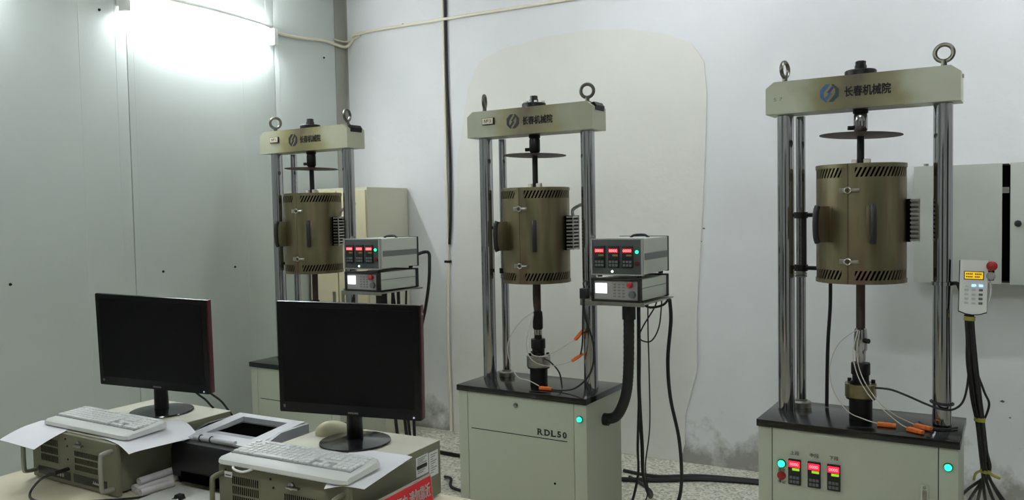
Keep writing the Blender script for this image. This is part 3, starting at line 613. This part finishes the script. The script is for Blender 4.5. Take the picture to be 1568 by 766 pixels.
# nearest machine
cable([(-.148, .15, 1.29), (-.15, .15, 1.15), (-.159, .15, 1.0), (-.163, .15, .85), (-.165, .15, .701)], .008, 'black cable dropping behind the nearest furnace to the worktop', mach=2)
cable([(.06, -.03, .842), (.12, -.05, .845), (.18, -.055, .828), (.25, -.052, .80), (.30, -.05, .785), (.35, -.03, .785), (.385, -.02, .83), (.40, -.02, .95), (.40, -.03, 1.14)], .0045, 'black cable from the load cell of the nearest machine up to the hand controller', mach=2)
bm = B(); torus(bm, ml(2, (.305, 0, .80)), .041, .0045, (.08, 0, 1)); 
tag(obj('cable_tie', bm, M_rubber), 'black cable wrapped around the right column of the nearest machine', 'cable')
cable([(.36, -.01, .706), (.31, -.06, .706), (.25, -.03, .706), (.22, .02, .706)], .0045, 'black cable lying at the foot of the right column', mach=2)
bn = [(.400, -.03, 1.165), (.405, -.025, 1.08), (.413, -.015, .95), (.425, .02, .82), (.437, .06, .72), (.447, .10, .60), (.455, .14, .50)]
bd = thing('cable_bundle', 'taped bundle of black cables hanging from the hand controller to the floor', 'cable bundle', ml(2, (.41, 0, 0)))
def bcable(pts, r):
    o0 = Vector(bd.location); obj('cable', tube(B(), [ml(2, p) - o0 for p in pts], r, 8), M_rubber, bd)
for i in range(7):
    a = 2 * PI * i / 6; ox, oy = (0, 0) if i == 6 else (.011 * math.cos(a), .011 * math.sin(a))
    pts = [(x + ox * (1.3 if 1 < j < 4 else 1), y + oy, z) for j, (x, y, z) in enumerate(bn)]
    sp = (i - 3) * .085
    pts += [(.462 + sp * .35 + ox, .25, .38 - .01 * i), (.47 + sp * .8, .55, .16), (.48 + sp * 1.3, .80, .04 + .004 * i), (.50 + sp * 2.2, .95 + .03 * math.sin(i * 2.), .012), (.58 + sp * 3, 1.02, .012)]
    bcable(pts, .0065)
bcable([(.402, -.02, 1.15), (.41, -.01, 1.0), (.45, .02, .86), (.468, .05, .80), (.45, .06, .73)], .0045)
bcable([(.398, -.03, 1.15), (.393, -.03, 1.0), (.405, -.01, .88), (.425, .03, .79)], .0045)
for z_, x_, y_ in ((1.150, .401, -.029), (.735, .435, .054), (.505, .4545, .138)):
    bm = B(); c0 = ml(2, (x_, y_, z_)) - Vector(bd.location); cyl(bm, c0 - Vector((0, 0, .008)), c0 + Vector((.001, 0, .008)), .0205, n=16)
    if z_ < .6: tube(bm, [c0 + Vector((-.018, -.01, 0)), c0 + Vector((-.035, -.015, -.012)), c0 + Vector((-.042, -.018, -.04))], .005, 6); tube(bm, [c0 + Vector((.01, -.018, 0)), c0 + Vector((.03, -.025, -.01)), c0 + Vector((.05, -.02, -.018))], .006, 6)
    obj('tape', bm, M_yellow, bd, label='yellow tape wrap')

# ------------------------------------------------------------------ hand controller on the nearest machine
mach3 = [o for o in bpy.data.objects if o.name.startswith('creep_tester')][-1]
cr_ = obj('clamp_ring', lathe(B(), [(.043, 1.276), (.043, 1.290), (.036, 1.290), (.036, 1.276)], .305, 0, 32), M_chrome, mach3)
obj('holder_arm', tube(B(), [(.34, -.01, 1.284), (.36, -.02, 1.283), (.372, -.02, 1.25), (.385, -.02, 1.22)], .008, 8), M_black, cr_)
T0 = ml(2, (.412, -.045, 1.168))
t = thing('hand_controller', 'white hand controller with yellow screen clipped to the right column', 'controller', T0, MR + .1)
t.rotation_euler = (-.10, .03, MR + .1)
def outline(w0, w1, h, b=.012):
    return [(-w0, .012), (-w0 * .5, .003), (0, 0), (w0 * .5, .003), (w0, .012), (w1, h), (-w1, h)]
obj('back_shell', prism(B(), [(x * 1.04, z - .004 if z < .05 else z) for x, z in outline(.047, .0475, .21)], .0, .028), M_blackpl, t)
obj('face', prism(B(), outline(.047, .0475, .212), -.012, .002), M_white, t)
d = obj('screen', bx(B(), -.034, .034, -.0145, -.011, .135, .168, .001), M_blackpl, t); obj('screen_glow', bx(B(), -.031, .031, -.0155, -.012, .138, .165), mat('amber_lcd', (232, 186, 20), .4, emit=.55), d)
bm = B()
for z_, n_ in ((.157, 9), (.146, 8)):
    for i in range(n_):
        if i != 4: bx(bm, -.027 + i * .006, -.0225 + i * .006, -.0158, -.0154, z_ - .003, z_ + .003)
obj('screen_characters', bm, mat('lcd_ink', (70, 52, 8), .6), d)
for r_ in range(5):
    for q in range(3):
        lit = r_ == 4 and q in (1, 2)
        obj('key', bx(B(), -.030 + q * .024, -.016 + q * .024, -.0145, -.011, .040 + r_ * .017, .049 + r_ * .017, .002), mat('blue_lit_key', (150, 205, 255), .4, emit=1.2) if lit else (M_panelgrey if q == 2 and r_ < 4 else mat('pale_key', (196, 198, 200), .5)), t)
es = obj('stop_bracket', bx(B(), .044, .070, -.004, .018, .135, .20, .004), M_blackpl, t)
obj('stop_collar', lathe_y(.058, -.004, .188, [(.015, 0), (.017, .010), (.017, .016), (.012, .020)]), mat('stop_collar_yellow', (206, 186, 130), .5), t); obj('stop_button', lathe_y(.058, -.022, .190, [(.012, 0), (.019, .004), (.019, .014), (.013, .019), (.002, .021)]), M_redbtn, t, label='red mushroom emergency stop')
obj('grey_switch', lathe_y(.057, -.004, .152, [(.016, 0), (.016, .014), (.012, .018), (.002, .019)]), M_sleeve, t)
obj('side_wire', tube(B(), [(.056, .01, .14), (.060, .012, .10), (.056, .012, .06), (.048, .012, .045)], .003, 6), M_white, t)

# ------------------------------------------------------------------ wall cabinet on the right
t = thing('electrical_cabinet', 'grey wall-mounted electrical cabinet behind the nearest machine', 'cabinet', (.16, WY, 0))
obj('body', bx(B(), -.395, .60, -.185, -.001, 1.196, 1.796, .002), mat('electrical_cabinet_paint', (178, 183, 174), .45, var=.02, vscale=6), t)
obj('interior', bx(B(), -.02, .06, -.1875, -.184, 1.205, 1.79), M_dark, t)
obj('cabinet_door', bx(B(), -.398, .0, -.207, -.188, 1.193, 1.80, .002), mat('electrical_cabinet_paint', (178, 183, 174), .45, var=.02, vscale=6), t); dr = obj('cabinet_door', bx(B(), .035, .60, -.207, -.188, 1.19, 1.802, .002), mat('electrical_cabinet_paint', (178, 183, 174), .45, var=.02, vscale=6), t)
obj('door_knob', lathe_y(.068, -.207, 1.497, [(.016, 0), (.016, .004), (.011, .012), (.002, .014)]), M_blackpl, dr)
obj('hinge', bx(B(), -.004, .03, -.195, -.187, 1.65, 1.68), M_steel, t); obj('hinge', bx(B(), -.02, .03, -.2, -.187, 1.792, 1.797), M_black, t); obj('hinge', bx(B(), -.004, .035, -.2, -.187, 1.20, 1.206), M_black, t)
obj('mounting_bolt', cyl(B(), (-.345, -.1, 1.795), (-.345, -.1, 1.817), .012, n=8), M_steel, t)

# ------------------------------------------------------------------ cream steel cabinet in the corner
t = thing('storage_cabinet', 'cream steel storage cabinet in the room corner behind the rear machine', 'cabinet', (-3.92, 4.73, 0))
obj('body', bx(B(), -.272, .27, -.235, .235, .0, 1.80, .003), mat('cream_cabinet_side', (200, 198, 178), .5, var=.02, vscale=3), t)
for s in (-1, 1):
    d = obj('door', bx(B(), s * .133 - .128, s * .133 + .128, -.249, -.234, .06, 1.78, .003), M_cream, t)
    obj('door_handle', bx(B(), s * .04 - .012, s * .04 + .012, -.256, -.247, .95, 1.06, .003), M_steel, d)

# ------------------------------------------------------------------ desk
DZ = .708; TZ = DZ + .177
M_desk = mat('desk_laminate', (218, 210, 184), .45, var=.03, vscale=4)
t = thing('desk', 'cream desk carrying the two industrial computers and the printer', 'desk', (-1.95, 1.6, 0))
obj('desk_top', bx(B(), -1.01, 1.15, -.45, .52, DZ - .03, DZ, .003), M_desk, t)
for x in (-.97, .06, 1.11): obj('desk_panel', bx(B(), x - .012, x + .012, -.40, .48, 0, DZ - .03), M_desk, t)
obj('modesty_panel', bx(B(), -.95, 1.09, .44, .455, .1, DZ - .03), M_desk, t)

M_pc = mat('pc_case_paint', (110, 110, 88), .5, var=.03, vscale=5); M_pctop = mat('pc_case_zinc', (196, 194, 176), .45, var=.03, vscale=4)
M_bay = mat('drive_bay', (30, 30, 30), .5)
def pc(label, loc, rz, details):
    t = thing('industrial_computer', label, 'computer', loc, rz, 'rack computers on the desk')
    W, D, H = .482, .469, .177
    obj('case', bx(B(), .022, W - .022, .012, D, .008, H, .002), M_pctop if False else M_pc, t)
    obj('top_cover', bx(B(), .0215, W - .0215, .014, D + .001, H - .001, H + .0012), M_pctop, t)
    fp = obj('front_panel', bx(B(), 0, W, -.004, .014, .004, H - .002, .004), M_pc, t)
    for sx in (.018, W - .018):
        obj('rack_handle', tube(B(), [(sx, -.003, .028), (sx, -.036, .030), (sx, -.044, .044), (sx, -.044, .135), (sx, -.036, .149), (sx, -.003, .151)], .0075, 10, 6), M_pc if details == 2 else mat('handle_grey', (150, 150, 140), .4, .3), t)
    y = -.0045
    for gx0, gx1, z0, z1 in ((.055, .165, .065, .150), (.255, .40, .058, .128)):
        g = obj('vent_grille', bx(B(), gx0, gx1, y, y + .004, z0, z1), M_pc, fp)
        nn = int((gx1 - gx0) / .0075); bm = B()
        rows = 3
        for r_ in range(rows):
            zz0 = z0 + (z1 - z0) * r_ / rows + .003; zz1 = z0 + (z1 - z0) * (r_ + 1) / rows - .003
            for i in range(nn): bx(bm, gx0 + i * .0075 + .001, gx0 + i * .0075 + .0045, y - .0006, y + .001, zz0, zz1)
        obj('vent_slots', bm, M_dark, fp, kind='stuff')
    bay = obj('drive_bay', bx(B(), .035, .225, y - .001, y + .004, .018, .046, .001), M_bay, t); bay2 = obj('drive_bay', bx(B(), .245, .43, y - .001, y + .004, .018, .046, .001), M_bay, t)
    text('lettering', 'Advantech', .02, (.385, y - .0015, .032), mat('pale_print', (200, 200, 196), .5), bay2, width=.062)
    for x in (.15, .165, .18): obj('socket', bx(B(), x, x + .010, y - .0018, y, .026, .038), M_steel, bay)
    k = obj('key_lock', lathe_y(.285, y, .150, [(.011, 0), (.011, .006), (.007, .008), (.002, .009)]), M_chrome, t); obj('key', bx(B(), .280, .322, y - .020, y - .008, .1475, .1535, .001), M_chrome, k)
    for x, z in ((.03, .162), (.205, .158), (.215, .135), (.215, .09)): obj('screw', lathe_y(x, y, z, [(.0035, 0), (.003, .002), (.001, .0025)], 10), M_black, fp)
    obj('case_seam', bx(B(), W - .0222, W - .0210, .03, D, H - .022, H - .019), M_instrgroove, t)
    for sx in (.05, W - .05):
        for sy in (.05, D - .05): obj('foot', cyl(B(), (sx, sy, 0), (sx, sy, .01), .013, n=12), M_rubber, t)
    return t
pc1 = pc('olive grey rack computer at the left end of the desk', (-2.8497, 1.6468, DZ), -.0332, 1)
pc2 = pc('olive grey rack computer on the right, beside the red sign', (-1.9004, 1.6332, DZ), .0162, 2)
obj('tag_sticker', bx(B(), .026, .056, -.0058, -.0042, .142, .158), M_white, pc2); obj('tag_print', bx(B(), .030, .052, -.0064, -.0057, .146, .150), M_panelgrey, pc2)
def side_label(y0, y1, z0, z1, x=.4602):
    st = obj('side_label', bx(B(), x - .0005, x + .0006, y0, y1, z0, z1), mat('sticker_paper', (206, 208, 206), .6), pc2, label='white printed sticker on the case side')
    bm = B()
    for i in range(9): bx(bm, x + .0005, x + .001, y0 + .008, y1 - .008 - .01 * (i % 3), z1 - .010 - i * (z1 - z0 - .014) / 9, z1 - .0075 - i * (z1 - z0 - .014) / 9)
    obj('print_lines', bm, mat('sticker_print', (120, 122, 122), .6), pc2)
side_label(.335, .40, .095, .158); side_label(.405, .455, .075, .152)
obj('warning_bar', bx(B(), .4606, .4616, .338, .392, .118, .128), M_ink, pc2)

# monitors
M_bezel = mat('gloss_black_bezel', (7, 7, 8), .3, spec=.25); M_screen = mat('dark_screen', (3, 3, 4), .35, spec=.2); M_redbez = mat('wine_red_edge', (64, 7, 20), .25)
def monitor(label, base, cen, rz, tilt, roll):
    t = thing('monitor', label, 'monitor', base, 0, 'black monitors on the computers')
    b0 = Vector(base); Mx = Matrix.Translation(Vector(cen) - b0) @ Matrix.Rotation(rz, 4, 'Z') @ Matrix.Rotation(-tilt, 4, 'X') @ Matrix.Rotation(roll, 4, 'Y')
    W, H = .465, .345
    bz = obj('bezel', box(B(), (0, .008, 0), (W, .016, H), .005, Mx), M_bezel, t)
    obj('screen', box(B(), (0, -.0005, .008), (W - .036, .002, H - .052), 0, Mx), M_screen, t)
    obj('back_shell', box(B(), (0, .026, 0), (W - .012, .024, H - .012), .010, Mx), M_bezel, t)
    bm = B(); box(bm, (W / 2 - .001, .019, 0), (.006, .024, H - .004), .002, Mx); obj('red_edge', bm, M_redbez, t, label='wine red translucent edge')
    text('lettering', 'SAMSUNG', .012, (0, 0, 0), mat('bezel_print', (165, 165, 168), .5), bz, M=Mx @ Matrix.Translation((.015, -.0006, -H / 2 + .011)) @ RX @ Matrix.Scale(.62, 4))
    obj('power_light', cyl(B(), Mx @ Vector((W / 2 - .022, 0, -H / 2 + .010)), Mx @ Vector((W / 2 - .022, -.001, -H / 2 + .010)), .003, n=10), mat('bluish_led', (170, 190, 220), .4, emit=.4), bz)
    obj('corner_mark', box(B(), (-W / 2 + .018, -.0004, -H / 2 + .020), (.007, .001, .009), 0, Mx), M_panelgrey, bz)
    n = Mx @ Vector((0, .035, -.10)); 
    obj('neck', cyl(B(), (0, 0, .012), (n.x * .6, n.y * .6, n.z), .026, .022, 24), M_bezel, t)
    obj('neck_mount', box(B(), (0, .045, -.11), (.10, .03, .06), .008, Mx), M_bezel, t)
    bm = lathe(B(), [(.108, 0), (.112, .003), (.110, .007), (.06, .013), (.030, .016)], n=48); obj('stand_base', bm, mat('smoked_stand', (26, 26, 28), .14), t)
    return t
monitor('black monitor on the left computer', (-2.599, 1.979, TZ + .0015), (-2.572, 1.925, 1.1509), .2463, -.0849, .0486)
monitor('black monitor on the right computer, nearer the machines', (-1.672, 1.968, TZ + .0015), (-1.6153, 1.8747, 1.1668), .2448, -.0377, .0207)
cable([(-2.50, 2.01, 1.0), (-2.49, 2.05, .95), (-2.475, 2.09, .905), (-2.45, 2.14, .80), (-2.44, 2.16, .5)], .004, 'black video cable behind the left monitor, inner one')
cable([(-2.44, 2.0, 1.0), (-2.42, 2.06, .95), (-2.40, 2.10, .90), (-2.38, 2.15, .78), (-2.38, 2.17, .5)], .004, 'black power cord behind the left monitor, outer one')

# keyboards
def keyboard(label, loc, rz, group):
    t = thing('keyboard', label, 'keyboard', loc, rz, group)
    W, D = .475, .165
    Mx = Matrix.Rotation(.05, 4, 'X')
    bm = B(); prof = [(0, .004), (.004, .0), (D, .0), (D, .018), (D - .01, .026), (.05, .020), (.014, .020), (.003, .014)]
    rings = []
    for x, s in ((0, .86), (.012, .97), (.03, 1), (W - .03, 1), (W - .012, .97), (W, .86)):
        rings.append([Mx @ Vector((x, D / 2 + (a - D / 2) * s, b * (.75 + .25 * (s - .86) / .14))) for a, b in prof])
    ring_loft(bm, rings); obj('body', bm, mat('keyboard_white', (214, 216, 212), .5), t)
    km = mat('keycap_white', (224, 226, 224), .5); gm = mat('key_well', (150, 154, 152), .7)
    obj('key_well', bx(B(), .016, W - .016, .046, D - .012, .0185, .0222, 0, Mx), gm, t)
    kw = None
    for r_ in range(6):
        yb = .049 + r_ * .0165 + (.004 if r_ == 5 else 0)
        for blk, (x0, n, st) in enumerate(((.020, 15, .0193), (.322, 3, .0193), (.392, 4, .0165))):
            if blk == 1 and r_ in (2,): continue
            i = 0
            while i < n:
                wk = 1
                if blk == 0 and r_ == 0 and i == 4: wk = 6
                if blk == 0 and r_ in (1, 2) and i in (0, 13): wk = 2
                if blk == 0 and r_ == 5 and i in (1, 6, 11): i += 1; continue
                if blk == 1 and r_ == 1 and i != 1: i += 1; continue
                xx = x0 + i * st
                o = obj('keycap', box(B(), (xx + st * wk / 2, yb + .0075, .0245), (st * wk - .0028, .0138, .0065), .0012, Mx, 1), km, t); i += wk
    return t
keyboard('white keyboard lying on papers on the left computer', (-2.826, 1.665, TZ + .0045), -.035, 'white keyboards')
keyboard('white keyboard lying across the front of the right computer', (-1.892, 1.612, TZ + .0045), .012, 'white keyboards')
cable([(-1.83, 1.625, .893), (-1.81, 1.604, .888), (-1.78, 1.602, .884), (-1.76, 1.606, .887), (-1.745, 1.625, .893)], .0035, 'loop of white keyboard cord hanging over the computer edge', m=M_white)

# papers
M_paper = mat('white_paper', (232, 232, 236), .7)
def sheet(label, corners, rows=10, cols=8, fn=None, z=TZ + .0025, text_rows=0):
    bm = B(); (a, b_, c_, d_) = [Vector(p) for p in corners]; G = []
    for i in range(rows + 1):
        v = i / rows; row = []
        for j in range(cols + 1):
            u = j / cols; p = (a * (1 - u) + b_ * u) * (1 - v) + (d_ * (1 - u) + c_ * u) * v
            row.append(Vector((p.x, p.y, z + (fn(p.x, p.y, u, v) if fn else 0))))
        G.append(row)
    V = [[bm.verts.new(p) for p in r] for r in G]; V2 = [[bm.verts.new(p - Vector((0, 0, .0006))) for p in r] for r in G]
    for i in range(rows):
        for j in range(cols):
            bm.faces.new((V[i][j], V[i][j + 1], V[i + 1][j + 1], V[i + 1][j])); bm.faces.new((V2[i][j], V2[i + 1][j], V2[i + 1][j + 1], V2[i][j + 1]))
    for i in range(rows):
        for A_, j in ((0, 0), (1, cols)): bm.faces.new((V[i][j], V[i + 1][j], V2[i + 1][j], V2[i][j]))
    for j in range(cols):
        for i in (0, rows): bm.faces.new((V[i][j], V[i][j + 1], V2[i][j + 1], V2[i][j]))
    return tag(obj('paper_sheet', bm, M_paper), label, 'paper')
def droop(edge_y, k):
    return lambda x, y, u, v: -k * max(0, edge_y - y) ** 1.6
sheet('white sheet sagging over the left front edge of the left computer', [(-2.615, 1.512), (-2.70, 1.74), (-2.945, 1.735), (-2.835, 1.525)], 12, 8,
      lambda x, y, u, v: -(.42 * max(0, 1.665 - y) ** 1.6) - .12 * max(0, -2.83 - x))
sheet('white sheet under the keyboard, drooping off the right side of the left computer', [(-2.60, 1.675), (-2.285, 1.615), (-2.265, 1.865), (-2.43, 1.925)], 14, 14,
      lambda x, y, u, v: -.75 * max(0, (x + 2.37)) ** 1.5 - .6 * max(0, 1.645 - y) ** 1.5)
sheet('white sheet under the keyboard on the right computer', [(-1.47, 1.60), (-1.385, 1.66), (-1.42, 1.925), (-1.64, 1.915)], 10, 10, lambda x, y, u, v: -.6 * max(0, x + 1.435) ** 1.3 - .8 * max(0, 1.63 - y) ** 1.4)
# mouse
t = thing('mouse', 'pale cream computer mouse beside the right monitor', 'mouse', (-1.812, 2.025, TZ + .0015), 1.0)
bm = B(); bmesh.ops.create_uvsphere(bm, u_segments=28, v_segments=18, radius=1)
for v in bm.verts:
    x, y, z = v.co; z = max(z, -.12)
    v.co = Vector((x * .060 * (1), y * .034, (z + .12) * .036 * (1.0 - .18 * x)))
obj('shell', bm, mat('mouse_cream', (216, 212, 178), .4), t); obj('button_seam', bx(B(), .02, .058, -.0006, .0006, .02, .030), M_instrgroove, t)
cable([(-1.78, 2.075, .895), (-1.765, 2.10, .894), (-1.74, 2.115, .88)], .0025, 'grey cord of the cream mouse', m=M_sleeve)
# red sign
t = thing('warning_sign', 'red warning sign with white lettering leaning on the right computer', 'sign', (-1.392, 1.80, DZ), PI / 2 + .02)
Mx = Matrix.Rotation(-.10, 4, 'X')
obj('frame', box(B(), (0, .005, .055), (.40, .006, .108), .001, Mx), mat('clear_frame', (170, 160, 150), .3), t); fc = obj('face', box(B(), (-.002, .0012, .053), (.392, .002, .100), 0, Mx), mat('sign_red', (196, 22, 36), .4), t)
text('lettering', '运行中 请勿靠近', .05, (0, 0, 0), M_white, fc, M=Mx @ Matrix.Translation((.088, -.0004, .066)) @ RX, width=.195, height=.040, bold=.0006)
# USB cable of the left computer
t = thing('usb_cable', 'black usb cable plugged into the left computer and trailing over the desk', 'cable', (0, 0, 0))
obj('plug', box(B(), (0, 0, 0), (.018, .045, .009), .002, Matrix.Translation((-2.626, 1.607, DZ + .060)) @ Matrix.Rotation(-.3, 4, 'Z') @ Matrix.Rotation(.15, 4, 'X')), M_blackpl, t)
obj('cord', tube(B(), [(-2.633, 1.586, DZ + .057), (-2.65, 1.55, DZ + .045), (-2.645, 1.51, DZ + .012), (-2.58, 1.49, DZ + .004), (-2.48, 1.52, DZ + .004), (-2.37, 1.60, DZ + .004), (-2.30, 1.66, DZ + .004), (-2.27, 1.72, DZ + .004)], .004), M_rubber, t)

# printer
t = thing('printer', 'black and silver laser printer between the two computers', 'printer', (-2.150, 1.952, DZ), .0)
M_prb = mat('printer_black', (15, 15, 17), .35); M_prs = mat('printer_silver', (186, 188, 192), .38); M_prside = mat('printer_side_grey', (150, 153, 160), .4)
HW = .178
bm = B(); prof = [(-.145, .03), (-.150, .06), (-.150, .12), (-.140, .145), (-.115, .155), (.14, .155), (.14, .0), (-.10, .0), (-.10, .03)]
rings = [[Vector((x, a, b_)) for a, b_ in prof] for x in (-HW, HW - .012)]; ring_loft(bm, rings)
obj('body', bm, M_prb, t)
bm = B(); rings = [[Vector((x, y * s, z)) for y, z in ((-.125, .0), (-.14, .05), (-.13, .14), (.0, .178), (.135, .178), (.14, .0))] for x, s in ((HW - .014, 1), (HW, .96))]; ring_loft(bm, rings); obj('side_panel', bm, M_prside, t)
bm = B(); rings = [[Vector((x, y * s, z)) for y, z in ((-.125, .0), (-.14, .05), (-.13, .14), (.0, .172), (.135, .172), (.14, .0))] for x, s in ((-HW - .004, .96), (-HW + .008, 1))]; ring_loft(bm, rings); obj('side_panel', bm, M_prb, t)
# silver lid with an open output recess
bm = B()
def quadbar(p): 
    lo = [Vector((x, y, z - .016)) for x, y, z in p]; ring_loft(bm, [lo, [Vector(q) for q in p]])
zt = lambda y: .158 + .025 * min(1, max(0, (y + .13) / .26))
o_ = [(-.155, -.120), (.160, -.120), (.160, .13), (-.155, .13)]; i_ = [(-.105, -.065), (.108, -.065), (.108, .100), (-.105, .100)]
for k in range(4):
    a, b_, c_, d_ = o_[k], o_[(k + 1) % 4], i_[(k + 1) % 4], i_[k]
    quadbar([(p[0], p[1], zt(p[1])) for p in (a, b_, c_, d_)])
obj('lid', bm, M_prs, t)
obj('output_recess', bx(B(), -.108, .11, -.068, .102, .1552, .157), M_dark, t)
obj('recess_ramp', prism(B(), [(-.06, .1575), (-.02, .1575), (-.06, .161)], -.10, .10, Matrix.Rotation(PI / 2, 4, 'Z')), M_prside, t)
obj('front_bar', cyl(B(), (-.10, -.116, .162), (.09, -.116, .162), .008, n=14), M_prs, t)
for x in (-.07, -.02): obj('bar_clip', torus(B(), (x, -.116, .162), .0085, .0025, (1, 0, 0), 16, 6), M_blackpl, t)
obj('highlight_strip', bx(B(), -HW + .006, -.13, -.141, -.118, .148, .1575, .003), M_prs, t)
obj('paper_slot', bx(B(), -.13, .13, -.153, -.148, .018, .05, .002), M_dark, t)
for sx in (-1, 1): obj('foot', bx(B(), sx * .14 - .02, sx * .14 + .02, -.11, -.05, -.0, .012), M_sleeve, t)
# paper rolls
gR = 'rolled papers on the desk'
for i, (x, y, z, r, L_, rz_, lb) in enumerate(((-2.374, 1.690, .0125, .0125, .2, -.01, 'white paper roll lying closest to the left computer'), (-2.347, 1.680, .0125, .0125, .2, -.01, 'white paper roll second from the left computer'), (-2.318, 1.672, .0125, .0125, .115, -.10, 'short white paper roll on the desk nearest the viewer'), (-2.360, 1.70, .0345, .012, .2, -.01, 'white paper roll resting on top of the others'))):
    T = Matrix.Translation((x, y, DZ + z)) @ Matrix.Rotation(rz_, 4, 'Z')
    bm = B(); rings = []; n = 20
    for rr, yy in ((r * .55, .004), (r * .55, 0), (r, 0), (r, L_), (r * .55, L_), (r * .55, L_ - .01)):
        rings.append([T @ Vector((rr * math.cos(2 * PI * k / n), yy, rr * math.sin(2 * PI * k / n))) for k in range(n)])
    ring_loft(bm, rings); tag(obj('paper_roll', bm, mat('roll_paper', (206, 204, 204), .7, var=.06, vscale=30)), lb, 'paper roll', gR)
# flat white board and clip in front of the printer
t = thing('folder', 'flat white folder lying on the desk in front of the printer', 'folder', (-2.1, 1.68, DZ), .0)
obj('cover', bx(B(), -.17, .17, -.11, .10, .0105, .013, .001), mat('folder_white', (206, 206, 202), .5), t); obj('pages', bx(B(), -.168, .166, -.105, .098, .002, .0105), M_paper, t); obj('back_cover', bx(B(), -.17, .17, -.11, .10, 0, .002), mat('folder_white', (206, 206, 202), .5), t)
t = thing('binder_clip', 'black clip lying on the white folder', 'clip', (-2.152, 1.690, DZ + .013), .1)
bm = prism(B(), [(-.016, 0), (.016, 0), (.010, .014), (-.010, .014)], -.010, .010); obj('clip_body', bm, M_blackpl, t); obj('clip_lever', tube(B(), [(-.010, -.009, .004), (-.008, -.022, .006), (.008, -.022, .006), (.010, -.009, .004)], .0015, 6, 4), M_chrome, t)
